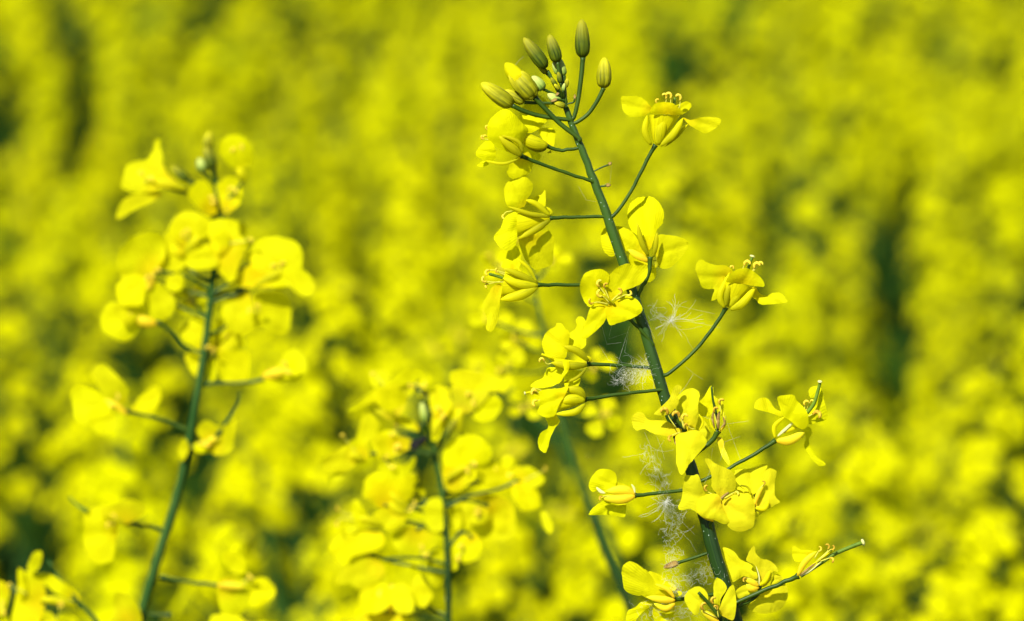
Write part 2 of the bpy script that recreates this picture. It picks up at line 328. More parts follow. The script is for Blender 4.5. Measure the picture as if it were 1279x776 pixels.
FLN = [0]
def axis_x(y):
    for a, b in zip(MS, MS[1:]):
        if a[1] <= y <= b[1]: return a[0] + (b[0]-a[0]) * (y-a[1]) / (b[1]-a[1])
    return MS[-1][0]
def join_stem(stalk):
    x, y = stalk[-1]; yy = y + 3; return list(stalk) + [(axis_x(yy), yy)]
def flower(plant, O, s, stalk, z, items, D=FOCUS, sw=4.6, zs=0, mat_stalk='stalk', label=None, coarse=False, old=False, slope=None):
    """one flower: stalk (photo px, from flower base to stem) and pieces in crop units (origin O, scale s)"""
    FLN[0] += 1; sd = FLN[0] * 10
    r = random.Random(sd)
    c = lambda q: (O[0] + q[0] / s, O[1] + q[1] / s)
    mb = MB()
    if plant is hero: stalk = join_stem(stalk)
    P, Rr = tubepath(stalk, sw * 1.15, sw, z, zs, D, 6)
    Rr[0] *= 1.35; Rr[1] *= 1.15
    nn = len(Rr)
    for i in range(nn):
        u = i / (nn - 1)
        Rr[i] *= (1 + .55 * max(0, (u - .72) / .28) ** 1.5) * (1 + .07 * noise.noise(Vector((i * .6, sd, 0)))) * (1 - .12 * math.sin(u * math.pi))
        P[i] += (cr * noise.noise(Vector((i * .35, sd, 5))) + cu * noise.noise(Vector((i * .35, sd, 9)))) * .00022 * math.sin(u * math.pi)
    mb.tube(P, Rr, 10)
    fl = mb.build('flower', M[mat_stalk], plant)
    if label: fl['label'] = label
    base = stalk[0]
    if coarse and not any(i_[0] == 'T' for i_ in items):
        q = [v for i_ in items if i_[0] == 'P' for v in pp(i_[1])]
        mx, my = sum(v[0] for v in q)/len(q), sum(v[1] for v in q)/len(q)
        items = list(items) + [('T', '%.1f,%.1f %.1f,%.1f' % (mx + r.uniform(-3, 3)*s, my + r.uniform(-3, 3)*s, mx + r.uniform(-8, 8)*s, my + r.uniform(-9, 5)*s), 6 + k_, {'big': 1.2}) for k_ in range(2)]
    for it in items:
        sd += 1; kd = it[0]
        if kd == 'P':       # petal: outline, z, slope (dz per px away from base), optional tilt and material
            pts = [c(q) for q in pp(it[1])]; zz = it[2]; opt = it[3] if len(it) > 3 else {}
            bx, by = c(opt['b']) if 'b' in opt else base
            cx = sum(p[0] for p in pts)/len(pts) - bx; cy = sum(p[1] for p in pts)/len(pts) - by; d = math.hypot(cx, cy) + 1e-6
            sl_ = opt.get('s', r.uniform(-.35, .15) if slope is None else r.uniform(*slope))
            gx = opt.get('gx', cx / d * sl_); gy = opt.get('gy', cy / d * sl_)
            petal_piece(pts, (bx, by), z + zz, gx, gy, opt.get('bulge', r.uniform(.02, .08) if not coarse else r.uniform(-.03, .05)), D,
                        M[opt.get('m', 'petal_old' if old else 'petal')], fl, seed=sd, coarse=coarse)
        elif kd == 'S':     # sepal
            opt = it[4] if len(it) > 4 else {}
            sepal_piece([c(q) for q in pp(it[1])], it[2] / s * .82, z + it[3], D, M[opt.get('m', 'sepal')], fl, opt.get('dz', 2), seed=sd, tip=opt.get('tip', .18))
        elif kd == 'K':     # petal claws seen between the sepals: a flaring tube, base point, mouth left, mouth right
            b0, m0, m1 = [c(q) for q in pp(it[1])]; k = SENS/LENS/FW*D; V = []; U = []; F = []; sides = 14; rings = 6
            mc = ((m0[0]+m1[0])/2, (m0[1]+m1[1])/2); hw = math.hypot(m1[0]-m0[0], m1[1]-m0[1])/2
            ux, uy = (m1[0]-m0[0])/2/hw, (m1[1]-m0[1])/2/hw
            for i in range(rings):
                t = i/(rings-1); ww = 2.2 + (hw - 2.2) * t ** .75
                for q in range(sides):
                    a = 2*math.pi*q/sides; g = 1 - .12 * abs(math.cos(2*a + .6)) ** 6
                    V.append(W(b0[0]+(mc[0]-b0[0])*t + ux*math.cos(a)*ww*g, b0[1]+(mc[1]-b0[1])*t + uy*math.cos(a)*ww*g, z + it[2] + math.sin(a)*ww*.8*g, D)); U.append((q/sides*2, t))
            for i in range(rings-1):
                for q in range(sides): F.append((i*sides+q, i*sides+(q+1) % sides, (i+1)*sides+(q+1) % sides, (i+1)*sides+q))
            m2 = MB(); m2.add(V, F, U); m2.build('petal_claw', M['claw'], fl)
        elif kd == 'T':
            opt = it[3] if len(it) > 3 else {}
            stamen_piece([c(q) for q in pp(it[1])], z + it[2], D, fl, old=opt.get('old', False), big=opt.get('big', 1.0), seed=sd)
        elif kd == 'G':     # pistil / other rod: path, w0, w1, z, material, z1
            opt = it[5] if len(it) > 5 else {}
            P, Rr = tubepath([c(q) for q in pp(it[1])], it[2]/s, it[3]/s, z + it[4], z + opt.get('z1', it[4]), D, 5)
            Rr[-1] *= .8
            m2 = MB(); m2.tube(P, Rr, 9, 0, ridge=.03)
            if opt.get('cap'):
                e = P[-1]; dr = (P[-1]-P[-2]).normalized(); q = Rr[-2]
                m2.tube([e - dr*q*.2, e + dr*q*.3, e + dr*q*.9, e + dr*q*1.2], [q*1.1, q*1.7, q*1.5, q*.5], 9, 1)
            m2.build(opt.get('n', 'pistil'), [M[opt.get('m', 'pistil')], M['cream']], fl)
    return fl
def stem_part(plant, pts, D, mat='stem', name='stem', ground=True, sides=14, lastdrop=None):
    """pts: (x, y, z, width) from the tip down, in photo units; then on down to the soil"""
    k = SENS / LENS / FW * D
    path = crom([(p[0], p[1], p[2]) for p in pts], 5); wid = crom([(p[3], 0, 0) for p in pts], 5)
    P = [W(q.x, q.y, q.z, D) for q in path]; Rr = [v.x * (.47 if ground and D < .6 else .41) * k for v in wid]
    if ground:
        T = (P[-1] - P[-4]).normalized(); e = P[-1]; g = Vector((e.x + T.x * .25, e.y, 0.0)); r0 = Rr[-1]
        for i in range(1, 13):
            t = i / 12
            h = e.lerp(g, t); h.x = e.x + (g.x - e.x) * math.sin(t * math.pi / 2); P.append(h); Rr.append(r0 * (1 + .8 * t))
    for i in range(2, len(P)): P[i] = P[i] + cr * (.00016 * noise.noise(Vector((i * .5, D * 31, 7))))
    for i in range(1, len(P)): Rr[i] *= 1 + .07 * noise.noise(Vector((i * .45, D * 50, 2)))
    mb = MB(); mb.tube(P, Rr, sides, ridge=.05)
    return mb.build(name, M[mat], plant), P[-1]
def plant_root(pts, D):
    e = W(pts[-1][0], pts[-1][1], 0, D); a = W(pts[-2][0], pts[-2][1], 0, D); T = (e - a).normalized()
    return Vector((e.x + T.x * .25, e.y, 0))

# ================================================================== GROUND
def build_ground():
    V = []; F = []; xs = [-900, -200, -60, -20, -6, -2, 0, 2, 6, 20, 60, 200, 900]; ys = [-900, -100, -10, -2, 0, 2, 5, 10, 20, 40, 90, 250, 900, 2500]
    for y in ys:
        for x in xs: V.append(Vector((x, y, 0)))
    nx = len(xs)
    for j in range(len(ys) - 1):
        for i in range(nx - 1): F.append((j*nx+i, j*nx+i+1, (j+1)*nx+i+1, (j+1)*nx+i))
    tag(mesh('ground', V, F, ms, None, [(v.x, v.y) for v in V]), kind='structure')
build_ground()

# ================================================================== THE SHARP PLANT
MS = [(684,88,0,3.6),(692,103,0,4.6),(702,124,0,6),(711,146,0,8),(720,170,0,8.8),(729,193,0,9.4),(740,222,0,10.5),(752,252,0,11.5),(768,297,0,13.2),(783,343,0,13.6),
      (797,386,0,14),(811,432,0,14.6),(822,470,0,15.4),(833,505,0,15.8),(848,545,0,16),(862,582,0,16.6),(874,624,0,17),(884,658,0,17.8),(892,690,0,18.4),(903,726,0,19),(921,785,0,20),(934,825,0,20.5)]
hero = empty('rapeseed_plant', plant_root(MS, FOCUS))
tag(hero, 'sharply focused rapeseed plant right of centre, leaning stem, closed green buds at tip', 'plant')
stem_part(hero, MS, FOCUS, sides=20)
# --- buds at the tip (photo px)
def hb(a, b, w, z, mat, stalk, **kw): return bud_piece(a, b, w, z, FOCUS, M[mat], hero, stalk, **kw)
hb((728,72),(726.5,24.5),20,0,'bud_green',[(726,95),(722,125),(717,146)], sw=5)
hb((754,110),(755,72),20,4,'bud_olive',[(746,126),(735,142),(722,152)], sw=4.4, seed=.5)
hb((682,85),(654,47.5),18.5,4,'bud_green',None, seed=.3)
hb((683,92),(671,80),8,-4,'bud_olive',[(690,100),(697,113)], sw=3)
hb((696.5,78),(686,43.5),17,2,'bud_green',[(699,95),(703,112),(707,127)], sw=4, seed=.9)
hb((704,95),(698,72),11.5,-8,'bud_pale',[(705,108),(706,124)], sw=4, sz=-2, seed=.2)
hb((697,93),(691,77),8.5,-10,'bud_pale',[(700,105),(704,118)], sw=2.6, sz=-2, seed=.7)
hb((679,112),(664.5,95.5),15,6,'bud_pale',[(688,116),(698,121)], sw=3, seed=.4)
hb((668,122),(631,79),27,8,'bud_olive',[(681,136),(700,155),(723,173)], sw=5.4, seed=.6, yellow=True, sz=6)
hb((640,132),(601,104),21.5,10,'bud_olive',[(657,140),(680,146),(711,150)], sw=4.8, seed=.1)
hb((655,128),(630,113),14.5,2,'bud_olive',[(672,129),(688,129),(704,130)], sw=3.4, seed=.8)
hb((700,129),(684,117),12,3,'bud_pale',[(706,132)], sw=3, seed=.3)
hb((706,133),(692,128),8,8,'bud_olive',[(709,135)], sw=3, seed=.3)
for q_, (bx, by, tx, ty, bw, bz, bm) in enumerate([(700,104,697,90,7,6,'bud_green'),(706,110,709,98,6.5,-4,'bud_olive'),(695,108,688,97,6.5,8,'bud_green'),(703,114,705,104,5,8,'bud_pale'),(699,112,692,105,5.5,10,'bud_olive')]):
    hb((bx, by), (tx, ty), bw, bz, bm, [((bx+706)/2, (by+128)/2)], sw=1.8, seed=q_ * .7)
hb((698,116),(694,120),4,8,'brown',[(702,122)], sw=1.6); hb((696,124),(688,127),4.5,10,'brown',[(704,126)], sw=1.6)
hb((718,124),(718,118),3.2,2,'brown',[(716,128),(709,130)], sw=2); hb((760,206),(764,203),4.5,2,'brown',[(752,209),(744,213)], sw=1.8)
hb((757,232),(763,231),5,2,'brown',[(752,233),(745,233)], sw=2)
d = hb((847,703),(829,709),8.5,2,'brown',[(860,699),(872,695),(888,690)], sw=3.4); d['label'] = 'dried brown bud on a dark side stalk'
# --- open flowers
flower(hero, (750,95), 8, [(819,181),(808,200),(789,238),(768,268)], 4, [
 ('P','210,207 280,203 350,200 430,230 500,300 520,335 480,370 430,400 350,415 290,405 235,360 212,290',-4,{'gx':-.3,'gy':.1,'b':(520,340)}),
 ('P','690,330 800,275 860,255 900,270 908,305 880,345 830,375 740,385',-8,{'s':-.3,'b':(720,380)}),
 ('P','500,335 530,295 570,268 650,262 720,272 775,310 830,378 740,392 640,383 520,378',16,{'gx':0,'gy':-.4,'b':(680,385)}),
 ('P','830,415 900,440 1000,415 1080,410 1180,420 1207,450 1180,500 1110,550 1045,575 980,545 900,500 850,450',-2,{'gx':.3,'gy':-.2,'b':(830,420)}),
 ('K','560,685 480,385 800,395',0), ('S','505,690 445,560 465,395',85,6), ('S','570,690 600,540 640,405',150,8),
 ('S','600,700 730,580 825,420',95,10,{'m':'sepal'}), ('S','640,705 750,610 875,480',52,2),
 ('T','640,400 650,300 660,215',2,{'big':1.3}), ('T','700,400 700,300 705,210',4,{'big':1.5}), ('T','760,400 790,300 800,230',2,{'big':1.5}), ('T','590,350 575,290 560,265',0),
 ('G','690,400 730,300 745,215',30,26,0)])
flower(hero, (585,115), 8, [(683,182.5),(692,186),(706,188),(725,184)], 2, [
 ('P','520,180 560,130 640,85 680,30 740,50 800,120 812,180 800,270 740,340 690,380 620,410 540,400 510,300',-6,{'s':-.2}),
 ('P','700,380 760,360 840,365 870,410 862,500 845,560 790,540 740,470',-10,{'s':-.4}),
 ('P','540,540 600,560 720,620 700,690 640,720 560,760 520,700',-8,{'s':-.25}),
 ('S','790,540 640,500 470,405',175,8,{'m':'sepal'}), ('S','780,560 690,560 560,520',110,4,{'m':'sepal_dark'}), ('S','790,610 830,590 830,540',30,-2)])
flower(hero, (585,115), 8, [(651,195),(663,200),(690,210),(716,219),(738,226)], 20, [
 ('P','200,310 250,240 340,175 400,180 470,230 520,290 600,380 570,440 500,600 400,600 300,560 240,520 195,470 190,390',-4,{'s':.25,'bulge':.14}),
 ('P','78,600 120,540 180,490 240,510 275,600 262,680 200,690 130,670 80,640',2,{'s':.1}),
 ('P','92,742 100,720 160,690 208,720 150,748',0),
 ('P','400,775 420,700 520,640 600,600 640,700 630,775 570,850 480,875 410,850 385,800',-10,{'s':-.2}),
 ('S','530,640 430,550 305,440',120,8,{'m':'sepal_dark'}), ('S','545,610 500,500 330,432',55,12,{'m':'sepal_dark'}), ('S','500,670 350,718 170,688',42,8,{'m':'sepal'}),
 ('T','260,420 215,395 185,372',-6), ('T','260,450 210,450 175,440',-4), ('T','240,480 190,475 150,470',0)])
flower(hero, (590,205), 8, [(687,272.5),(700,272),(725,271),(756,271)], 6, [
 ('P','320,230 370,165 450,140 530,130 590,180 607,225 590,290 550,350 530,410 500,435 380,445 335,390 318,300',-4,{'gx':-.2,'gy':-.05,'b':(560,450)}),
 ('P','590,365 640,320 690,305 725,258 733,330 727,425 660,405',-12,{'s':-.3}),
 ('P','450,480 380,495 320,540 280,640 218,715 230,775 280,835 350,868 410,840 445,760 450,600',2,{'gx':-.2,'gy':.15}),
 ('P','465,745 560,725 740,660 790,700 820,760 810,860 805,980 770,1020 640,1055 580,1020 520,940 485,850',-5,{'gx':.1,'gy':-.35,'b':(560,700)}),
 ('K','765,540 450,455 440,740',0), ('S','780,520 640,400 535,360',70,3,{'m':'sepal'}), ('S','770,530 580,500 360,425',62,12,{'m':'sepal_dark'}),
 ('S','775,560 640,650 462,748',92,10,{'m':'sepal_dark'}), ('T','400,470 340,480 310,510',-4), ('S','765,520 790,480 740,430',40,-2)])
flower(hero, (585,285), 8, [(671,356),(690,356),(730,356),(788,354)], 18, [
 ('P','400,225 480,180 522,270 512,385 440,415 350,402 328,380 350,330 375,300',-5,{'s':-.2,'b':(450,420)}),
 ('P','320,560 330,640 312,775 300,900 240,1030 180,1010 185,900 140,775 175,700 210,640 250,580',-2,{'s':.15,'b':(330,560)}),
 ('K','690,570 370,420 320,710',0), ('S','690,550 600,400 485,305',48,4,{'m':'sepal'}), ('S','690,530 560,480 480,380',40,6,{'m':'sepal'}), ('S','695,560 540,480 345,400',90,12,{'m':'sepal_dark'}),
 ('S','695,575 520,560 345,500',110,14,{'m':'sepal'}), ('S','690,590 520,670 322,715',130,13,{'m':'sepal'}),
 ('T','400,460 260,420 200,425',2,{'big':1.3}), ('T','400,480 320,450 290,440',6), ('T','400,540 260,540 170,535',4,{'big':1.4}), ('T','380,520 240,550 190,560',0),
 ('G','400,520 300,485 205,458',26,30,4,{'z1':8})])
flower(hero, (735,240), 8, [(812,321),(811,338),(807,350),(800,362),(796,374)], 4, [
 ('P','388,250 400,160 440,90 520,50 630,50 710,110 752,200 745,310 690,370 660,450 620,570 570,570 500,450 420,370',-8,{'s':-.25,'bulge':.09}),
 ('P','125,440 145,380 190,348 310,340 380,365 450,410 540,560 580,640 500,630 400,590 280,625 240,647 190,630 140,560',-14,{'s':-.12}),
 ('P','700,430 800,430 900,445 970,475 1002,520 970,600 900,680 840,740 770,768 700,745 680,660 660,550',-8,{'s':-.2}),
 ('P','410,620 480,660 580,710 660,740 678,800 672,850 640,885 590,900 480,850 410,740',-16,{'s':-.2}),
 ('S','600,640 530,500 487,310',72,4,{'m':'sepal_dark'}), ('S','650,650 672,540 686,402',62,3,{'m':'sepal_dark'}), ('S','600,690 500,640 395,575',95,-3,{'m':'orange'}), ('S','655,680 680,720 670,760',50,-4,{'m':'sepal_dark'})], sw=5)
flower(hero, (700,315), 8, [(762,381),(775,392),(790,402),(805,418),(815,430)], 16, [
 ('P','195,330 230,230 300,185 390,168 450,190 490,240 475,340 500,480 430,530 300,552 250,510 205,420',-2,{'s':.3,'bulge':.05}),
 ('P','488,235 560,160 650,118 700,122 780,135 860,125 872,200 840,280 760,340 640,385 560,430 490,500 465,420 462,300',0,{'s':.2,'bulge':-.06}),
 ('P','455,545 560,480 640,430 700,440 770,480 817,550 810,600 760,640 670,680 560,715 500,732 470,690 450,610',5,{'s':.15}),
 ('P','297,560 360,525 450,535 460,620 445,690 400,745 330,810 262,858 215,860 235,760 255,690',3,{'s':.15}),
 ('T','500,500 430,400 380,335',6,{'big':1.5}), ('T','490,510 440,450 400,440',10,{'big':1.6}), ('T','500,500 450,380 440,350',4,{'big':1.2,'old':True}), ('T','510,490 560,440 590,420',8,{'big':1.5,'old':True}),
 ('T','560,470 640,430 680,430',10,{'big':1.2}), ('T','480,520 380,500 320,510',10,{'big':1.3,'old':True}), ('G','500,520 440,460 380,440',26,22,6,{'m':'claw','z1':14}), ('G','540,520 480,470 430,420',22,18,8,{'m':'sepal','z1':14})])
flower(hero, (640,385), 8, [(733,455),(750,455.5),(785,457),(820,461)], 8, [
 ('P','295,360 310,290 360,220 430,182 440,150 490,155 530,200 575,255 560,350 540,480 480,535 400,530 340,480 310,420',-2,{'s':-.1}),
 ('P','565,265 620,215 645,170 632,120 660,88 700,88 730,120 745,200 740,290 735,370 690,410 620,430 540,430',-9,{'s':-.3}),
 ('P','560,590 640,620 700,640 680,690 600,775 560,800 520,770 520,680',-4,{'s':-.2}),
 ('P','505,525 560,525 570,600 520,680 470,750 430,750 470,690 515,620',12,{'s':.1}),
 ('K','735,560 420,500 430,600',2), ('S','760,530 650,430 510,380',95,8,{'m':'sepal_dark'}), ('S','770,540 780,510 740,480',45,0), ('S','745,570 570,575 385,545',110,8,{'m':'sepal_dark'}),
 ('S','745,600 640,700 490,752',44,6,{'m':'sepal_dark'}), ('T','420,540 350,560 315,520',4,{'big':1.3}), ('G','400,500 330,475 290,460',20,26,-2,{'m':'claw'})])
flower(hero, (640,475), 8, [(730,499),(745,497),(780,492),(827,487)], 22, [
 ('P','370,-130 500,-110 490,-50 460,20 400,60 260,80 180,60 230,10 300,-20 330,-80',-10,{'s':-.2}),
 ('P','270,110 400,85 480,80 560,58 520,160 470,240 430,345 380,372 320,370 260,340 248,310 270,260 275,180',10,{'s':.15,'b':(540,150),'bulge':.02}),
 ('P','330,360 430,340 450,370 472,410 420,490 380,580 350,690 320,728 270,690 253,620 265,560 300,510 352,480 352,430',4,{'s':-.1,'b':(450,300)}),
 ('P','540,45 620,0 685,-15 640,88 580,75',-6,{'s':-.3}), ('K','720,200 480,100 450,320',0),
 ('S','725,190 660,110 530,85',120,4,{'m':'sepal_dark'}), ('S','725,205 600,190 470,215',130,6,{'m':'sepal'}), ('S','725,240 620,320 430,340',88,8,{'m':'sepal'}),
 ('G','300,150 200,120 130,130',22,22,6,{'m':'claw','cap':True}), ('T','320,160 270,130 235,110',6,{'big':1.4}), ('T','320,180 270,200 235,205',8,{'big':1.5}), ('T','330,130 260,90 225,90',2,{'big':1.3})])
flower(hero, (850,305), 8, [(907,384),(896,402),(870,436),(836,466)], 4, [
 ('P','150,250 165,180 210,155 270,185 360,210 440,210 500,245 520,285 460,310 420,380 400,510 320,567 312,540 335,455 270,452 215,430 180,340',-4,{'gx':-.15,'gy':-.1,'b':(480,330)}),
 ('P','455,372 520,280 600,245 660,240 720,270 800,330 832,380 832,425 740,420 640,400 530,387',16,{'gx':0,'gy':-.4,'b':(620,400)}),
 ('P','660,470 740,425 790,490 860,515 920,490 1000,488 1050,540 1070,575 1020,590 930,600 810,606 750,555',-3,{'gx':.2,'gy':.1,'b':(730,450)}),
 ('K','470,630 430,320 730,440',0), ('S','440,640 395,520 490,285',80,4,{'m':'sepal'}), ('S','455,625 465,500 500,385',75,9,{'m':'sepal_dark'}), ('S','490,630 560,520 640,410',110,5,{'m':'sepal'}), ('S','500,655 620,590 750,430',110,9),
 ('T','600,300 625,240 640,200',2,{'big':1.6}), ('T','700,320 730,250 735,225',4,{'big':1.7}), ('T','560,300 535,260 530,240',0), ('T','660,320 760,240 780,200',0,{'big':1.2}), ('G','650,330 690,200 715,130',26,34,-2,{'cap':True})])
flower(hero, (780,470), 8, [(855,537),(853,545),(850,550)], 16, [
 ('P','75,460 80,400 130,360 190,370 230,430 330,440 430,450 520,510 600,550 480,602 380,595 280,570 200,530 110,540',-4,{'s':-.15}),
 ('P','520,220 560,170 620,130 680,122 740,150 752,200 735,290 735,400 710,500 650,540 590,540 540,420 520,320',-2,{'s':.15}),
 ('P','300,368 370,300 450,220 490,120 530,86 570,108 566,150 525,200 545,260 500,330 450,380 390,392 310,385',8,{'s':.2}),
 ('P','508,595 600,560 700,540 770,575 824,660 760,750 690,830 640,890 600,960 565,985 535,930 515,840 520,720',8,{'s':.25,'bulge':.1}),
 ('P','730,420 790,430 860,560 800,640 720,560',-8),
 ('G','450,245 495,395 600,530',26,34,14,{'z1':8,'m':'stalk'}), ('T','520,520 450,420 430,360',10,{'big':1.9,'old':True}), ('T','590,520 570,440 545,390',12,{'big':1.8,'old':True}), ('T','600,530 580,440 580,420',14,{'big':1.5}),
 ('T','560,560 500,580 460,600',10,{'big':1.3,'old':True}), ('S','745,545 785,460 745,380',34,6,{'m':'claw','tip':.6}), ('T','700,530 660,520 630,490',8,{'old':True}), ('S','520,600 505,650 515,690',26,4,{'m':'brown'})], old=True)
flower(hero, (780,470), 8, [(897,538),(890,550),(878,560),(861,573)], 4, [
 ('P','740,270 800,200 850,108 880,102 890,150 885,250 875,370 800,405 742,372',-4),
 ('P','880,190 930,225 975,245 995,330 985,400 940,360 895,300',0,{'m':'petal_old'}),
 ('G','870,102 885,240 920,400 935,540',22,30,5,{'m':'stalk'}), ('S','920,560 870,500 850,420',26,2,{'m':'claw'}), ('S','950,560 1000,480 985,360',34,4,{'m':'orange'}),
 ('S','900,520 880,420 890,350',30,6,{'m':'brown'}), ('S','940,530 935,440 945,350',46,9,{'m':'brown'}), ('S','960,520 1000,470 985,400',28,8,{'m':'brown'}), ('T','930,500 960,320 950,270',8,{'old':True,'big':1.4}), ('T','930,500 900,380 895,350',9,{'old':True,'big':1.3}),
 ('P','925,620 960,612 990,650 1000,720 1030,790 1052,868 1030,880 975,800 945,720',-6,{'m':'orange','s':.1})], sw=6, label='withered flower with brown anthers and one hanging orange petal')
flower(hero, (725,560), 8, [(793,619),(806,618),(830,615),(868,612)], 6, [
 ('P','82,360 110,290 180,215 280,210 350,250 362,320 345,390 260,450 200,400 130,440 90,405',0,{'s':.1}),
 ('P','90,645 130,590 230,528 330,545 450,555 450,640 430,690 300,668 100,670',-6,{'s':-.1}),
 ('P','340,350 400,345 480,380 540,420 500,460 400,440',2),
 ('S','545,480 400,510 190,490',120,6,{'m':'orange'}), ('S','545,470 430,420 250,430',130,3,{'m':'orange'}), ('S','545,450 535,400 510,360',30,4,{'m':'cream'}), ('S','160,392 200,430 245,450',42,8,{'m':'cream','tip':.6}), ('T','300,480 240,480 210,485',8,{'old':True})], label='small narrow flower with orange sepals and two spread petals')
flower(hero, (835,560), 8, [(942,634),(925,642),(905,645),(885,642)], -4, [
 ('P','655,250 680,218 800,205 890,180 960,153 988,180 955,260 950,350 900,420 830,470 760,410 680,340',-2,{'s':-.15}),
 ('P','948,262 990,208 1040,205 1080,240 1062,340 1062,470 1112,535 1060,570 960,620 880,600 870,520 950,390',0,{'s':.1}),
 ('P','865,640 960,628 1000,600 900,680 862,712',-6), ('P','690,390 760,400 840,460 860,560 800,560 700,500',4),
 ('S','860,570 900,450 960,350',60,6,{'m':'orange'}), ('S','870,600 960,600 1000,525',70,6,{'m':'claw'}), ('S','870,590 900,600 960,610',60,3,{'m':'orange'}), ('G','720,370 790,390 820,460',16,20,8,{'m':'sepal_dark'}), ('T','860,500 920,400 955,360',6,{'old':True,'big':.9})], old=True)
flower(hero, (835,560), 8, [(900,627),(893,645),(887,655),(889,664)], 18, [
 ('P','95,590 130,500 160,300 185,268 240,275 292,262 325,335 360,440 420,465 520,490 525,570 400,600 300,650 220,605 130,622',0,{'s':.15}),
 ('P','362,120 400,103 480,160 600,210 650,250 672,330 660,420 600,440 520,485 470,440 430,380 425,250',-3,{'s':.2}),
 ('P','300,520 400,460 500,465 530,560 570,640 610,720 560,760 470,725 300,660',7,{'s':.1,'bulge':.15}),
 ('P','522,560 600,475 700,445 790,470 850,520 864,620 850,770 780,822 680,832 600,790 555,690',4,{'s':.1,'bulge':.1}),
 ('G','600,445 560,470 525,505',22,26,14,{'m':'brown'}), ('T','480,480 400,440 375,420',-4,{'old':True,'big':1.3}), ('G','460,390 470,440 480,480',22,20,-8,{'m':'pistil'}), ('S','450,730 370,690 295,645',50,3,{'m':'orange'}), ('T','560,500 640,450 670,440',4,{'big':1.0})], old=True)
flower(hero, (900,470), 8, [(969,550),(945,566),(912,584),(876,601)], 6, [
 ('P','338,290 360,240 420,213 480,230 520,290 560,335 640,370 610,402 500,368 350,328',-8,{'s':-.2}),
 ('P','880,160 900,110 980,98 1012,130 1040,260 1068,420 960,462 880,478 860,400 930,300 955,210 900,218',-6,{'s':.15}),
 ('P','568,212 640,190 730,188 760,240 840,320 870,380 878,460 845,525 780,520 700,450 620,392 592,310',8,{'s':.25}),
 ('P','825,530 880,503 910,540 904,590 884,650 938,782 1042,865 1035,892 972,890 881,782 834,700 852,620',-2,{'s':-.1}),
 ('S','560,645 690,640 840,560',120,6,{'m':'orange'}), ('S','545,625 540,500 650,400',58,0,{'m':'claw'}), ('S','570,600 650,530 740,450',40,4,{'m':'cream'}), ('S','600,560 680,540 780,500',60,2,{'m':'claw'}),
 ('G','860,370 935,270 985,100 992,60',42,26,12,{'cap':True,'z1':18}), ('T','800,420 840,320 838,280',2,{'big':1.3}), ('T','850,420 900,390 935,370',10,{'big':2.0,'old':True}), ('T','830,400 880,280 900,250',0,{'big':.8})])
flower(hero, (760,679), 8, [(842,749),(855,748),(880,744),(908,741)], 8, [
 ('P','132,270 155,210 210,178 270,195 340,240 400,290 480,400 620,510 520,560 380,545 330,520 240,512 160,460 142,380',2,{'s':.1}),
 ('P','400,283 460,290 540,330 680,435 640,475 500,425 430,380',-6,{'s':-.1}),
 ('P','178,800 190,680 270,635 350,570 442,602 380,655 320,705 270,775 220,850',-2,{'s':-.1}),
 ('P','438,700 460,630 560,640 668,640 640,740 600,830 540,900 480,840',-5,{'s':-.15}),
 ('S','665,570 540,560 380,535',95,8,{'m':'orange'}), ('S','660,545 590,460 470,405',60,9,{'m':'orange'}), ('S','665,600 570,650 455,600',80,7,{'m':'orange'}), ('S','690,480 720,500 700,520',45,6,{'m':'claw'}), ('S','670,470 685,455 715,460',14,6,{'m':'brown'})])
flower(hero, (760,679), 8, [(899,772),(904,784),(914,792)], 22, [
 ('P','758,560 790,480 880,430 950,450 992,510 992,570 920,625 900,690 870,716 810,660',0,{'s':.1}),
 ('P','1052,400 1080,343 1140,370 1180,430 1170,480 1120,560 1110,650 1060,620 1050,500',-3,{'s':.1}),
 ('P','1108,650 1150,540 1200,450 1245,413 1268,480 1278,620 1250,762 1180,745 1120,710',4,{'s':.15}),
 ('S','1110,800 1020,730 930,670',90,4,{'m':'orange'}), ('G','900,490 1010,610 1120,745',32,40,12,{'z1':6,'m':'stalk'}),
 ('T','1080,740 960,680 940,650',8,{'old':True,'big':1.6}), ('T','1090,720 1060,620 1040,590',6,{'old':True,'big':1.5}), ('T','1100,740 1090,680 1090,650',9,{'old':True,'big':1.1})], old=True)
flower(hero, (900,660), 8, [(949,732),(947,742),(936,751),(925,756)], -2, [
 ('P','20,200 130,228 200,310 300,360 350,430 372,490 330,510 230,480 120,538 80,420',-8,{'s':-.1}),
 ('P','258,320 300,210 340,178 350,240 400,300 480,320 550,370 577,432 522,432 510,500 440,585 392,560 380,450 340,370',2,{'s':.1}),
 ('P','278,775 380,670 480,600 560,560 640,552 672,620 665,700 620,790 560,832 450,852 330,835',-8,{'s':-.2}),
 ('P','150,630 250,565 335,640 240,692 180,697',-2), ('P','498,575 525,490 560,458 622,490 590,530',-4),
 ('S','380,580 320,540 230,500',80,6,{'m':'orange'}), ('S','385,590 310,600 255,560',90,5,{'m':'orange'}), ('S','385,570 385,480 355,380',16,6,{'m':'cream'}), ('S','390,570 450,520 500,420',60,5,{'m':'claw'}), ('T','380,540 280,500 250,500',6,{'old':True,'big':1.0})], old=True)
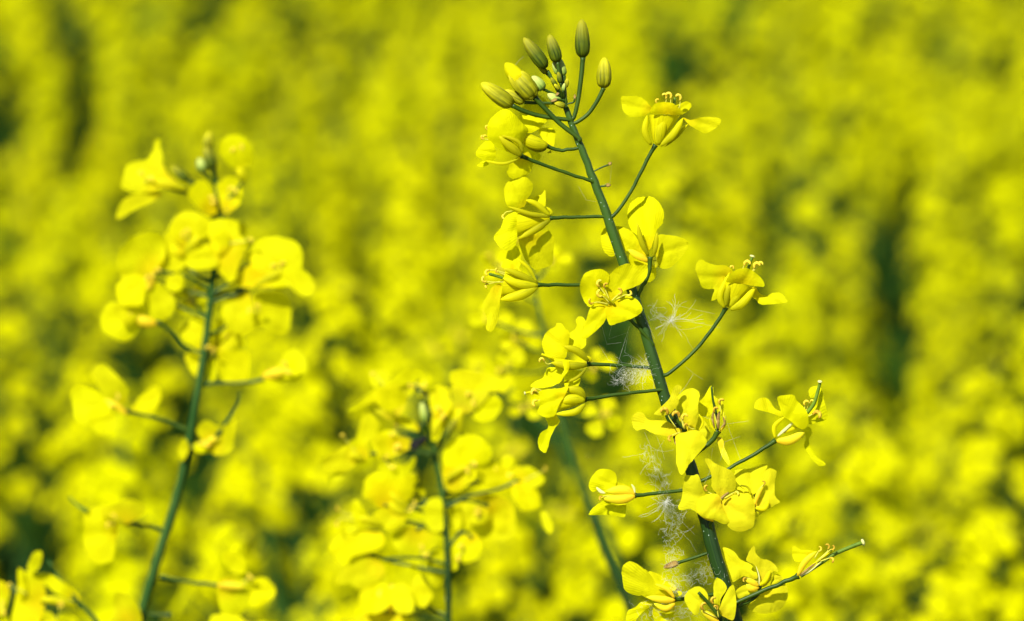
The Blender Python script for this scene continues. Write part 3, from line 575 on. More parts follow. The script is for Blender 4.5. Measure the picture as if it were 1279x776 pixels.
flower(hero, (900,660), 8, [(997,719.5),(985,725),(960,735),(921,752)], 10, [
 ('P','714,230 730,172 800,213 860,218 935,230 920,262 830,322 760,337 725,300',-2,{'b':(930,260)}),
 ('S','770,475 840,340 960,230',80,4,{'m':'orange'}), ('S','790,470 960,350 1130,220',52,2,{'m':'claw'}), ('S','790,475 870,410 960,340',30,7,{'m':'brown'}), ('S','800,480 900,420 1010,330',24,5,{'m':'cream'}),
 ('T','960,330 1060,240 1080,200',7,{'old':True,'big':1.2}), ('T','940,300 980,230 990,225',6,{'big':1.1}), ('T','1000,330 1080,300 1100,300',8,{'old':True,'big':1.2}), ('T','1000,310 1090,220 1120,210',9,{'old':True}),
 ('G','800,480 1000,350 1130,262 1279,195 1414,143',34,44,1,{'z1':6,'cap':True})], sw=5.6, label='withered flower from which a long green pod sticks out to the right')

# ================================================================== SILK AND SEED FLUFF ON THE SHARP PLANT
def threads(name, lines, rad, label, cat, D=FOCUS):
    mb = MB(); k = SENS/LENS/FW*D
    for ln in lines:
        P = [W(p[0], p[1], p[2], D) for p in ln]
        if len(P) > 1: mb.tube(P, rad * .42 * k, 3, 0, cap=False)
    o = mb.build(name, M['silk'], None, smooth=False); return tag(o, label, cat)
def wander(r, x, y, z, a, L, n, curl=.5):
    pts = [(x, y, z)]; za = r.uniform(-.6, .6)
    for i in range(n):
        a += r.uniform(-curl, curl); x += math.cos(a) * L/n; y += math.sin(a) * L/n; z += za * L/n
        pts.append((x, y, z))
    return pts
def tangle(seed, x0, y0, x1, y1, n, L, z=6, curl=1.1, wdt=8, z0=4):
    r = random.Random(seed); out = []
    for _ in range(n):
        t = r.random(); x = x0 + (x1-x0)*t + r.gauss(0, wdt); y = y0 + (y1-y0)*t + r.gauss(0, wdt * .7)
        out.append(wander(r, x, y, z0 + r.uniform(-6, z), r.uniform(0, 6.28), r.uniform(.4, 1) * L, 10, curl))
    return out
def star(seed, x, y, z, n, L0, L1, a0=0, a1=6.283):
    r = random.Random(seed)
    return [wander(r, x + r.uniform(-1.2, 1.2), y + r.uniform(-1.2, 1.2), z, r.uniform(a0, a1), r.uniform(L0, L1), 8, .42) for _ in range(n)]
threads('seed_fluff', star(1, 838, 401, 8, 50, 2, 9) + star(2, 838, 401, 8, 16, 12, 46, -1.1, 1.0) + star(3, 838, 401, 8, 14, 8, 30, 2, 5.4) + tangle(31, 815, 385, 832, 405, 16, 24, wdt=5, curl=.6), .16,
        'white starry tuft of seed hairs floating right of the green stem at mid height', 'seed fluff')
threads('seed_fluff', star(4, 832, 627, 12, 60, 2, 9) + star(5, 832, 627, 12, 24, 10, 42, .2, 2.9) + tangle(32, 826, 618, 850, 660, 40, 26, wdt=7, curl=.6), .17,
        'dense white tuft of seed hairs stuck under the side stalk of the small orange flower', 'seed fluff')
threads('cobweb', tangle(11, 772, 475, 812, 456, 120, 22, wdt=5) + tangle(12, 778, 470, 818, 455, 20, 30, wdt=4, curl=.5) +
        [[(790,372,4),(797,384,8),(806,398,10),(818,424,9)], [(748,430,2),(760,450,0),(790,455,2)], [(765,402,0),(760,424,0),(785,415,0),(780,440,2),(800,452,4)], [(752,408,0),(758,430,0),(776,428,0)], [(786,408,0),(776,440,0),(770,460,0)]], .17,
        'tangled white cobweb wound round the stem where two side stalks meet', 'cobweb')
threads('cobweb', tangle(13, 806, 560, 832, 612, 55, 16, wdt=4) + tangle(14, 808, 555, 828, 610, 12, 34, wdt=5, curl=.4) + tangle(15, 832, 640, 842, 690, 45, 16, wdt=7) +
        [[(805,540,4),(812,556,5),(816,580,6),(824,600,6),(834,616,8)], [(820,545,4),(826,560,4),(830,574,4)], [(836,632,8),(850,650,8),(868,668,8)], [(834,632,8),(846,660,8),(862,676,8),(870,690,6)]], .15,
        'loose hanging veil of white silk threads left of the lower stem', 'cobweb')
threads('cobweb', tangle(16, 838, 690, 842, 740, 90, 14, wdt=4) + tangle(17, 850, 722, 890, 712, 60, 18, wdt=9) + tangle(18, 800, 760, 880, 765, 110, 15, wdt=8) + tangle(20, 846, 738, 856, 744, 50, 8, wdt=3), .15,
        'messy white silk web around the dried brown bud near the bottom', 'cobweb')
threads('cobweb', [[(822,395,6),(850,398,6),(880,405,5),(900,410,4)], [(838,380,6),(860,385,6),(892,392,4)], [(856,458,2),(868,468,2),(878,474,2)], [(866,468,2),(854,486,2),(848,492,2)], [(878,520,4),(905,530,4),(935,526,2)],
        [(900,500,4),(912,540,3),(925,575,3)], [(890,560,3),(886,590,4),(880,604,4)], [(925,545,2),(905,552,3),(900,575,3)], [(748,213,0),(764,206,2),(762,228,2),(746,234,2)], [(722,232,0),(732,250,0),(744,252,0)], [(654,71,5),(648,76,6),(640,86,8)]], .13,
        'few single silk strands strung between the right-hand side stalks', 'cobweb')

# ================================================================== SOFT PLANT ON THE LEFT
def rose(x, y, r, z=0, seed=0):
    """four obovate petals round a centre"""
    q = random.Random(seed); out = []; a0 = q.uniform(0, 1.5); f = q.uniform(.6, 1)
    for i in range(4):
        a = a0 + i * math.pi/2 + q.uniform(-.2, .2); L = r * q.uniform(.85, 1.1); ux, uy = math.cos(a), math.sin(a) * f; vx, vy = -uy, ux * f
        sh = [(.1, 0), (.35, .22), (.65, .42), (.92, .32), (1.03, 0), (.92, -.32), (.65, -.42), (.35, -.22)]
        out.append(('P', ' '.join('%.1f,%.1f' % (x + ux*L*s + vx*L*t, y + uy*L*s + vy*L*t) for s, t in sh), z + i))
    return out
DL = 0.662
def ctr(s): q = pp(s); return (sum(a for a, b in q)/len(q), sum(b for a, b in q)/len(q))
LS = [(262,176,0,4),(267,205,0,5),(271,240,0,6.5),(270,290,0,8),(266,345,0,9.5),(262.7,380,0,10),(258.4,417,0,10.6),(252.7,459,0,11.5),(245.7,499,0,12),(237,545,0,12),(227,595,0,13),(214,645,0,13.5),(198,695,0,14),(180,756,0,15),(168,800,0,15.5)]
left = empty('rapeseed_plant', plant_root(LS, DL))
tag(left, 'slightly blurred rapeseed plant in left third, tall stem curving down to the left', 'plant')
stem_part(left, LS, DL, 'stem_soft')
A, B, Cc = ((60,150), 3.103), ((60,380), 3.528), ((0,580), 3.1975)
def lf(o, stalk, items, z=0, plant=left, D=DL, sw=4.6, **kw):
    flower(plant, o[0], o[1], stalk, z, items, D=D, sw=sw, mat_stalk='stalk', coarse=True, slope=(-.25, .35), **kw)
PL = lambda s, z=0, **k: ('P', s, z, k)
lf(A, [(205,232),(220,238),(250,245),(268,262)], [PL('290,230 310,170 370,155 400,130 410,85 430,78 442,130 450,180 470,220 520,262 440,262 380,280 290,272',2), PL('262,372 290,310 350,285 440,283 400,322 330,352 288,382',-2), ('S','540,270 480,250 400,240',46,3)], 4)
bud_piece((236,226),(214,208),13,6,DL,M['bud_green'],left,[(250,238),(266,250)])
bud_piece((265,212),(257,183),16,6,DL,M['bud_green'],left,[(269,225)]); bud_piece((258,186),(262,165),13,0,DL,M['bud_olive'],left,[(264,200)]); bud_piece((254,214),(249,198),13,8,DL,M['bud_pale'],left,[(262,222),(269,232)])
lf(A, [(304,224),(296,238),(280,255),(271,270)], [PL('658,100 700,58 760,62 795,110 785,170 740,192 690,165',0), PL('700,130 760,110 790,150 760,185',3), ('S','765,235 750,210 735,185',50,4)], 2)
lf(A, [(262,262),(268,275)], [PL('540,290 570,243 610,238 642,280 657,350 630,372 580,342',6), PL('600,260 640,300 655,360 620,350',2)], 6)
lf(A, [(284,262),(276,275),(270,290)], [PL('668,240 700,218 747,240 747,320 700,362 675,352',2), PL('650,250 690,240 700,300 670,320',-4)], 2)
lf(A, [(232,312),(245,322),(266,335)], [PL('468,420 500,368 560,353 632,390 622,440 560,492 490,470',4), PL('450,440 500,420 540,480 520,530 470,500',-2), PL('540,500 620,480 640,540 560,575',1), ('S','530,520 560,480 590,450',50,6)], 8)
lf(A, [(282,318),(275,330),(268,345)], [PL('620,400 730,388 742,440 772,490 742,560 712,632 672,600 650,560',8), PL('540,520 620,488 660,500 650,572 545,575',10), PL('640,420 690,430 700,500 650,520',13), ('T','690,480 760,470 780,462',12)], 10)
lf(A, [(190,338),(215,342),(240,348),(264,362)], [PL('275,500 330,450 420,430 455,470 450,540 400,592 290,602 268,550',2), PL('440,470 520,500 532,560 500,585 420,590',-2), PL('265,640 330,598 382,620 372,690 350,722 280,712',4), PL('400,640 440,635 492,700 482,752 430,778 378,742',5), PL('465,600 522,600 524,650 490,667 455,640',0), ('S','410,590 390,640 380,660',40,6,{'m':'orange'})], 6)
lf(A, [(196,402),(215,415),(235,435),(257,442)], [PL('200,790 228,712 290,706 372,718 362,800 300,862 228,832',0), PL('250,720 330,700 350,760 300,800',3), ('S','420,790 370,780 330,760',55,4,{'m':'orange'})], 4)
lf(A, [(315,350),(300,352),(285,356),(265,368)], [PL('788,500 860,453 940,463 988,510 982,575 1032,620 1034,670 990,684 930,640 880,610 800,590',2), PL('735,600 790,560 880,600 930,640 880,648 740,645',4), PL('860,560 960,560 1020,640 940,650',6), ('S','800,645 880,600 900,580',45,8)], 6)
lf(A, [(306,362),(295,368),(280,372),(264,378)], [PL('678,720 740,663 782,670 802,760 790,812 730,832 688,790',-2), PL('800,680 880,668 932,690 943,760 930,822 880,822 820,790',-2)], 0)
lf(B, [(262,436),(258,440)], [PL('578,150 610,80 660,58 697,70 702,130 680,202 620,182',-10), PL('600,222 660,208 684,250 664,322 630,300',-9), PL('730,130 750,60 800,100 852,130 832,182 760,212 718,190',-8), PL('750,222 800,200 882,218 888,280 872,342 780,342 748,290',-4), PL('700,240 742,250 737,332 700,332',-6)], -8)
lf(B, [(330,474),(310,478),(285,479),(256,480)], [PL('948,300 1010,270 1060,208 1112,208 1144,290 1090,344 980,334',0), PL('1000,290 1070,260 1110,300 1050,330',4), ('S','945,320 1000,305 1060,290',60,6,{'m':'orange'})], 2)
lf(B, [(157,514),(175,518),(205,525),(236,538)], [PL('183,300 240,258 300,310 357,370 342,432 300,435 240,410 218,350',2), PL('103,420 120,368 200,380 262,430 272,500 200,532 128,515',4), PL('370,460 420,390 482,358 497,420 450,492 390,482',-8), PL('180,470 280,470 300,540 220,580',-2), ('S','350,485 300,450 250,420',40,8,{'m':'orange'})], 6)
lf(B, [(262,555),(250,556),(236,560)], [PL('655,560 690,513 760,538 832,508 828,580 800,652 730,662 680,602',6), PL('640,620 700,600 720,650 660,655',2), PL('566,640 600,588 622,640 590,694',-4), ('G','740,590 800,500 838,430 842,385',24,8,10,{'m':'stalk'}), ('S','690,630 720,600 760,590',40,10,{'m':'orange'})], 6)
lf(Cc, [(156,655),(170,655),(185,657),(207,664)], [PL('338,190 400,168 465,175 470,240 465,300 450,382 390,402 340,362 333,260',4), PL('400,190 470,150 520,138 578,168 572,202 500,242 440,220',8), ('G','350,190 310,165 275,130',16,8,10), ('S','500,240 450,210 400,190',36,10)], 6)
lf(Cc, [(278,732),(262,730),(235,727),(200,720)], [PL('888,370 930,343 977,380 977,432 930,432',0), PL('878,460 980,448 1002,520 960,602 900,622 873,540',2), PL('1010,460 1070,458 1103,510 1060,562 1000,562',-4), ('S','870,485 920,485 980,490',42,5,{'m':'orange'})], 2)
lf(Cc, [(215,768),(195,768),(178,766)], [PL('840,610 900,600 980,620 960,680 860,690',-2), PL('1000,640 1100,630 1120,700 1010,700',0)], 0)
lf(Cc, [(160,776),(170,780)], [PL('455,560 458,520 490,508 552,560 565,640 500,660 428,640 452,600',16)], 12)

def extra(plant, D, pts, axis, seed):
    q = random.Random(seed)
    for i, (x, y) in enumerate(pts):
        ax_ = axis(y + 26); zz = q.uniform(-45, -10)
        flower(plant, (0, 0), 1, [(x, y), ((x + ax_)/2, (y + y + 22)/2 + 4), (ax_, y + 26)], zz, rose(x, y, q.uniform(20, 27), 0, seed + i), D=D, sw=4, coarse=True, slope=(-.4, .4), mat_stalk='stalk')
def on(pts):
    def f(y):
        for a, b in zip(pts, pts[1:]):
            if a[1] <= y <= b[1]: return a[0] + (b[0]-a[0]) * (y-a[1]) / (b[1]-a[1])
        return pts[-1][0] if y > pts[-1][1] else pts[0][0]
    return f
extra(left, DL, [(245,292),(292,300),(215,325),(172,345),(330,322),(350,345),(238,372),(205,372),(300,395),(275,430)], on(LS), 300)
# plant cut by the lower left corner
DC = 0.655
CS = [(60,700,0,4),(90,742,0,5),(125,782,0,7),(150,830,0,8)]
corner = empty('rapeseed_plant', plant_root(CS, DC)); tag(corner, 'blurred yellow flower head poking up in the bottom left corner of the frame', 'plant')
stem_part(corner, CS, DC, 'stem_soft')
lf(Cc, [(52,752),(75,748),(94,752)], [PL('108,420 130,358 165,348 167,390 140,432',4), PL('48,620 78,450 132,430 182,500 162,627 110,680 48,660',2), PL('70,430 90,420 110,500 80,540',0), ('T','110,520 60,490 45,480',8), ('S','300,560 230,545 160,540',45,6)], 4, corner, DC)
lf(Cc, [(96,752),(100,760)], [PL('140,440 220,448 312,520 302,545 220,512',0), PL('232,600 300,610 320,680 240,690',4), PL('130,600 200,590 230,650 150,680',2)], 2, corner, DC)
lf(Cc, [(12,730),(40,760),(120,790)], [PL('-30,480 20,470 40,520 10,600 -40,590',-30), PL('-50,560 20,590 30,660 -30,690',-28)], -26, corner, DC)

# ================================================================== SOFT PLANT IN THE MIDDLE
DM = 0.656
MMS = [(541,545,0,5),(543,562,0,7),(547,585,0,7.5),(551,612,0,8.2),(555,640,0,8.6),(558,680,0,9),(560,740,0,9.4),(561,800,0,9.6)]
mid = empty('rapeseed_plant', plant_root(MMS, DM))
tag(mid, 'blurred rapeseed plant left of centre, crowded round head carrying a black fly', 'plant')
stem_part(mid, MMS, DM, 'stem')
Dd, E = ((380,440), 3.997), ((380,590), 3.997)
def mf(o, stalk, items, z=0, **kw): lf(o, stalk, items, z, mid, DM, 4, **kw)
mf(Dd, [(494,520),(510,530),(530,545),(541,556)], [PL('208,292 300,220 450,130 540,88 602,95 592,132 520,152 400,222 300,272 230,302',8), PL('335,270 400,225 512,150 512,262 450,332 385,322',2,m='petal_old'), PL('330,100 400,90 430,140 350,180',-10), ('S','455,330 420,280 400,230',60,4), ('T','420,200 370,130 350,110',-6)], 4)
mf(Dd, [(550,520),(548,535),(543,552)], [PL('628,200 680,168 727,220 727,302 680,324 633,292',4), PL('640,320 700,320 680,420 640,440',0), ('S','640,440 660,380 690,320',50,6)], 8)
mf(Dd, [(577,520),(565,535),(545,562)], [PL('728,110 790,83 900,108 1010,128 1043,155 1000,202 920,192 850,200 760,200',6), PL('735,180 830,190 920,190 900,242 830,300 760,290',0,m='petal_old'), PL('838,322 930,218 972,230 982,290 920,344',2), PL('730,280 790,300 770,360 730,330',3), ('S','780,400 770,340 790,280',60,3), ('S','680,450 720,400 760,330',50,6,{'m':'bud_green'})], 4)
mf(Dd, [(452,568),(480,566),(515,565),(543,568)], [PL('83,550 140,500 220,460 272,520 230,592 118,592',2), PL('118,632 160,598 212,600 180,642 130,657',0), PL('258,440 300,298 362,330 372,380 290,482',-4), PL('220,460 280,430 330,500 280,560',4), ('T','260,500 210,440 200,420',4), ('S','300,540 260,520 220,510',50,8)], 4)
mf(Dd, [(500,556),(520,560),(543,564)], [PL('358,460 400,418 480,420 542,440 552,470 440,522 400,522',6), PL('368,582 400,540 500,560 552,518 542,580 480,632 400,632',8), PL('340,440 380,400 410,440 380,540',2)], 8)
mf(Dd, [(527,530),(532,545),(541,555)], [PL('448,340 500,318 572,370 562,397 490,372',10), PL('380,400 450,390 470,430 420,450',6)], 10)
bud_piece((531,527),(527,503),10,12,DM,M['bud_pale'],mid,[(536,540),(541,552)]); bud_piece((546,545),(556,515),14,0,DM,M['bud_green'],mid,[(543,555)]); bud_piece((536,508),(530,486),12,-4,DM,M['bud_green'],mid,[(540,530)])
mf(Dd, [(480,630),(500,636),(530,630),(550,622)], [PL('286,719 330,618 450,640 542,618 548,700 500,760 380,780 340,740',2), PL('300,640 380,600 420,680 330,720',6), PL('350,200 480,188 512,240 440,292 368,262',4) , ('S','520,780 470,740 430,700',60,7)], 4)
mf(Dd, [(565,600),(558,610),(552,618)], [PL('698,480 780,418 862,420 932,480 902,562 780,562 705,620',-2), PL('688,580 780,558 862,600 780,692 708,682',3), PL('868,560 950,548 1042,600 1032,682 940,692 868,640',0), PL('780,480 860,470 880,540 800,560',4), ('S','700,640 760,600 820,560',40,8)], 0)
mf(Dd, [(648,600),(620,612),(585,620),(555,635)], [PL('1048,600 1110,568 1172,600 1202,640 1130,682',0), PL('1048,650 1150,680 1182,770 1090,792 1040,720',2), PL('1180,800 1210,798 1242,880 1222,907 1188,860',0), ('T','1100,640 1180,600 1200,590',4)], -6)
mf(E, [(500,634),(515,636),(535,642),(553,652)], [PL('340,30 500,18 548,70 532,130 470,192 358,182 348,120',0), PL('590,200 620,138 682,128 692,200 692,292 640,292 598,250',-8), PL('350,200 480,188 512,240 440,292 368,262',4), ('S','520,210 470,190 420,150',60,6)], 4)
mf(E, [(520,662),(535,655),(553,648)], [PL('448,300 530,268 640,308 684,340 620,402 530,427 468,390 443,350',2), PL('608,450 640,398 697,400 702,520 660,573 618,530',-2)], 0)
mf(E, [(590,672),(580,665),(570,670),(558,688)], [PL('738,370 800,308 862,310 888,370 862,432 800,453 758,420',2), PL('735,400 760,430 765,480 735,490',0)], 0)
mf(E, [(476,655),(500,650),(530,656),(556,668)], [PL('238,150 272,138 284,220 262,292 213,292 228,220',6), PL('118,370 160,308 230,280 382,300 384,380 250,422 190,468 138,420',2), PL('230,160 290,170 320,240 260,260',-2), ('T','250,220 190,200 170,190',6), ('T','250,240 190,230 165,250',4), ('S','390,270 330,240 270,230',50,8)], 4)
mf(E, [(480,700),(500,697),(530,698),(557,705)], [PL('158,540 200,480 330,428 404,500 300,592 240,560 168,562',2), PL('278,600 400,556 444,640 370,704 288,692',0), PL('428,580 500,556 544,640 530,704 450,684',4), PL('528,580 570,508 612,560 644,620 600,674 548,652',6), PL('290,500 370,470 420,560 330,600',5), ('S','440,700 420,660 400,640',60,7,{'m':'orange'})], 4)
mf(E, [(480,765),(510,768),(535,770),(558,776)], [PL('196,760 330,698 480,708 566,745 560,800 380,830 180,800',2), PL('150,800 250,760 330,800 260,850',5)], 2)
mf(E, [(610,632),(595,628),(575,625),(556,630)], [PL('758,120 880,108 1002,130 1052,200 1054,302 960,352 880,332 830,290 738,302 718,200',-6), PL('790,160 900,150 930,240 830,260',-1), PL('950,160 1050,200 1030,300 950,280',-2), PL('720,180 780,200 780,280 730,290',1)], -8)
extra(mid, DM, [(548,500),(520,482),(592,500),(505,610),(630,590),(448,690),(520,745)], on(MMS), 400)
# black insect on the middle head
def insect():
    root = empty('fly', W(524, 552, 30, DM)); tag(root, 'small black fly sitting on the yellow flower head left of centre', 'fly')
    k = SENS/LENS/FW*DM
    def ell(name, c, a, ln, wd, mat, z=30, n=9, parent=root):
        mb = MB(); P = []; Rr = []
        for i in range(n):
            t = -1 + 2*i/(n-1); P.append(W(c[0]+math.cos(a)*t*ln/2, c[1]+math.sin(a)*t*ln/2, z, DM)); Rr.append(max(wd/2*math.sqrt(max(1-t*t, 0)), .15)*k)
        mb.tube(P, Rr, 10); return mb.build(name, M[mat], parent)
    a = math.atan2(-9, 16)
    ell('abdomen', (519, 555), a, 17, 9.5, 'black'); ell('thorax', (528, 550), a, 10, 9, 'black', 31); h = ell('head', (532.5, 547.5), a, 4.5, 5.5, 'black', 31)
    for s in (-1, 1):
        mb = MB(); b = (527, 550); tip = (513 + s*1.5, 559 + s*3.5); side = Vector((math.sin(a), -math.cos(a)))
        mb.tube([W(b[0]+(tip[0]-b[0])*t, b[1]+(tip[1]-b[1])*t + s*math.sin(t*3.1)*1.5, 34, DM) for t in (0, .25, .5, .75, 1)], [k*q for q in (.6, 2, 2.8, 2.4, .6)], 8, 0, flat=.08, fdir=-cf)
        mb.build('wing', M['wing'], root)
        for j in range(3):
            mb = MB(); x, y = 523 + j*3, 553 - j*1.6
            mb.tube([W(x, y, 30, DM), W(x + side.x*s*5 + (j-1)*1.5, y + side.y*s*5, 31, DM), W(x + side.x*s*8 + (j-1)*3, y + side.y*s*8, 24, DM)], k*.45, 5); mb.build('leg', M['black'], root)
insect()

# ================================================================== SOFT STEMS BEHIND THE SHARP PLANT
DB = 0.70
BS = [(664,350,0,4),(676,400,0,6),(690,460,0,7),(704,535,0,8.5),(728,610,0,9.5),(752,680,0,10),(786,760,0,10.5),(800,800,0,11)]
back = empty('rapeseed_plant', plant_root(BS, DB)); tag(back, 'strongly blurred stem curving down behind the sharp plant from centre to lower right', 'plant')
stem_part(back, BS, DB, 'stem')
N0 = ((0,0), 1)
def kf(stalk, items, D, plant, z=0): flower(plant, N0[0], N0[1], stalk, z, items, D=D, sw=3.6, coarse=True, slope=(-.6, .6))
for i, (x, y, sx_, sy_) in enumerate([(655,300,668,350),(618,330,670,362),(690,322,668,352),(640,352,672,380),(612,400,680,420),(650,428,684,440),(632,462,690,462),(742,455,692,470),(655,505,697,500),(752,520,700,515)]):
    kf([(x,y),((x+sx_)/2,(y+sy_)/2+4),(sx_,sy_)], rose(x, y, 27, 0, i + 50), DB, back, z=rnd.uniform(-60, 30))
DT = 0.92
TS = [(560,470,0,8),(620,485,0,11),(680,530,0,13),(730,610,0,13),(770,700,0,13),(800,800,0,13)]
back2 = empty('rapeseed_plant', plant_root(TS, DT)); tag(back2, 'very blurred grey-green stem slanting behind the lowest flowers of the sharp plant', 'plant')
stem_part(back2, TS, DT, 'stem_soft')
for i, (x, y, sx_, sy_) in enumerate([(548,440,565,472),(575,420,570,474),(600,462,600,480),(640,560,640,498),(700,640,722,598)]):
    kf([(x,y),((x+sx_)/2+3,(y+sy_)/2),(sx_,sy_)], rose(x, y, 24, 0, i + 90), DT, back2, z=rnd.uniform(-60, 30))

# ================================================================== THE FLOWERING FIELD
def far_petal(mb, c, d, nrm, L, Wd, r):
    """small curved petal: 6 faces"""
    s = d.cross(nrm).normalized(); up = nrm
    V = [c, c + d*L*.3 + s*Wd*.16, c + d*L*.3 - s*Wd*.16, c + d*L*.65 + s*Wd*.5 - up*L*.06, c + d*L*.68 + up*L*.05, c + d*L*.65 - s*Wd*.5 - up*L*.06,
         c + d*L*.95 + s*Wd*.3 - up*L*.22, c + d*L*.98 - up*L*.10, c + d*L*.95 - s*Wd*.3 - up*L*.22]
    mb.add(V, [(0,1,2), (1,3,4), (1,4,2), (2,4,5), (3,6,7,4), (4,7,8,5)], [(.5, .1)]*9, 0)
def oct_(mb, c, ax, L, r, mi):
    a = ax.orthogonal().normalized(); b = ax.cross(a)
    V = [c, c+ax*L*.4+a*r, c+ax*L*.4+b*r, c+ax*L*.4-a*r, c+ax*L*.4-b*r, c+ax*L]
    mb.add(V, [(0,2,1),(0,3,2),(0,4,3),(0,1,4),(5,1,2),(5,2,3),(5,3,4),(5,4,1)], [(.5,.5)]*6, mi)
def variant(seed, leafy=False):
    """one rapeseed plant: (stem MB, [flower head MBs], leaf MB); top racemes near z = 1.13"""
    r = random.Random(seed); stem = MB(); leaf = MB(); heads = []
    nr = r.randint(4, 6) if not leafy else r.randint(2, 3); ht = 1.13
    bend = Vector((r.uniform(-.04, .04), r.uniform(-.04, .04), 0))
    main = [Vector((0,0,0)), Vector((0,0,.4)) + bend*.3, Vector((0,0,.75)) + bend, Vector((0,0,ht - .12)) + bend*1.3]
    stem.tube(crom(main, 3), [.007 - .0045 * i/9 for i in range(10)], 5)
    tips = []
    for i in range(nr):
        if i == 0: base = main[-1]; tip = base + Vector((r.uniform(-.02,.02), r.uniform(-.02,.02), .12 + r.uniform(0, .05)))
        else:
            a = i * 2.4 + r.uniform(-.4, .4); h = .60 + .30 * i / nr; base = Vector((0,0,h)) + bend
            ro = r.uniform(.05, .13); tip = base + Vector((math.cos(a)*ro, math.sin(a)*ro, ht - h + r.uniform(-.10, .04)))
            m = base.lerp(tip, .5) + Vector((math.cos(a), math.sin(a), -.3)) * .02
            stem.tube(crom([base, m, tip], 3), [.0035, .003, .003, .0025, .0022, .002, .0015], 4)
        hd = MB(); L = r.uniform(.07, .12); ax = Vector((r.uniform(-.15,.15), r.uniform(-.15,.15), 1)).normalized()
        n = r.randint(13, 20) if not leafy else r.randint(4, 7)
        for j in range(n):
            t = j / n; a = j * 2.4 + r.uniform(-.3,.3); p = tip - ax * (L * (1 - t) ) + ax * .0
            ra = .026 * (1 - .55 * t) * r.uniform(.75, 1.15); out = Vector((math.cos(a), math.sin(a), .45 + .5 * t)).normalized()
            c = p + out * ra
            stem.tube([p, c], .0007, 3, cap=False)
            nrm = (out + Vector((r.uniform(-.3,.3), r.uniform(-.3,.3), r.uniform(0,.5)))).normalized()
            u = nrm.orthogonal().normalized(); v = nrm.cross(u); sz = .0100 * r.uniform(.85, 1.15); a0 = r.uniform(0, 1.57)
            for k_ in range(4):
                aa = a0 + k_ * 1.5708 + r.uniform(-.2,.2); d_ = (u*math.cos(aa) + v*math.sin(aa) + nrm * r.uniform(-.1, .35)).normalized()
                far_petal(hd, c, d_, nrm, sz, sz * .95, r)
            oct_(hd, c - nrm * .004, nrm, .006, .0018, 1)
        for j in range(9):
            a = j * 2.4; o = Vector((math.cos(a), math.sin(a), 0)) * (.008 * math.sqrt(j / 9))
            oct_(hd, tip + o - ax * .002 * j * .4, (ax + o * 40).normalized(), .007, .0018, 2)
        heads.append(hd)
        for j in range(r.randint(3, 7)):      # young pods below the flowers
            a = r.uniform(0, 6.28); p = tip - ax * (L + r.uniform(.0, .09)); o = Vector((math.cos(a), math.sin(a), .6)).normalized()
            stem.tube([p, p + o * .02, p + o * .05 + Vector((0,0,.01))], [.0007, .0012, .0006], 3, cap=False)
    for i in range(12 if not leafy else 34):
        a = i * 2.4 + r.uniform(-.5,.5); h = (.25 + .05 * i if not leafy else .40 + .021 * i) + r.uniform(-.03,.03); L = (.20 - .011 * i) if not leafy else r.uniform(.09, .15); wd = L * .28; d_ = Vector((math.cos(a), math.sin(a), 0)); s = Vector((-math.sin(a), math.cos(a), 0)); b = Vector((0,0,h)) + bend * h
        V = []; n = 5
        for j in range(n + 1):
            t = j / n; c = b + d_ * L * t + Vector((0,0, L * (.5*t - .75*t*t))); wj = wd * math.sin(math.pi * (.08 + .9 * t)) * (1.15 if j % 2 else .9)
            V += [c + s*wj + Vector((0,0,.004)), c - Vector((0,0,.004)), c - s*wj + Vector((0,0,.004))]
        F = []
        for j in range(n): F += [(3*j, 3*j+1, 3*j+4, 3*j+3), (3*j+1, 3*j+2, 3*j+5, 3*j+4)]
        leaf.add(V, F, [(.5,.5)] * len(V), 0)
    return stem, heads, leaf
HEADM = [M['petal_far'], M['sepal'], M['bud_olive']]
NV = 7
VAR = [variant(100 + i) for i in range(NV)] + [variant(200 + i, True) for i in range(3)]
def mdata(name, mb, mats):
    me = bpy.data.meshes.new(name); me.from_pydata(mb.V, [], mb.F)
    for m in mats: me.materials.append(m)
    me.polygons.foreach_set('material_index', mb.m); me.polygons.foreach_set('use_smooth', [True]*len(me.polygons)); me.update(); return me
VM = []
for s_, hs, lf_ in VAR:
    VM.append((mdata('stem', s_, [M['stem_soft']]), [mdata('flower_head', h, HEADM) for h in hs], mdata('foliage', lf_, [M['leaf']])))
def far_plant(v, loc, rz, s, tilt=(0, 0)):
    root = bpy.data.objects.new('rapeseed_plant', None); COL.objects.link(root); root.empty_display_size = .05
    root.location = loc; root.rotation_euler = (tilt[0], tilt[1], rz); root.scale = (s, s, s)
    for nme, me in [('stem', VM[v][0])] + [('flower_head', h) for h in VM[v][1]] + [('foliage', VM[v][2])]:
        o = bpy.data.objects.new(nme, me); COL.objects.link(o); o.parent = root
        if nme == 'foliage' or (v >= NV and nme == 'flower_head'): o['kind'] = 'stuff'
    return root
CANOPY = 1.17; CZ = 1.08
def at_canopy(px, py, D):
    return W(px, py, 0, D)
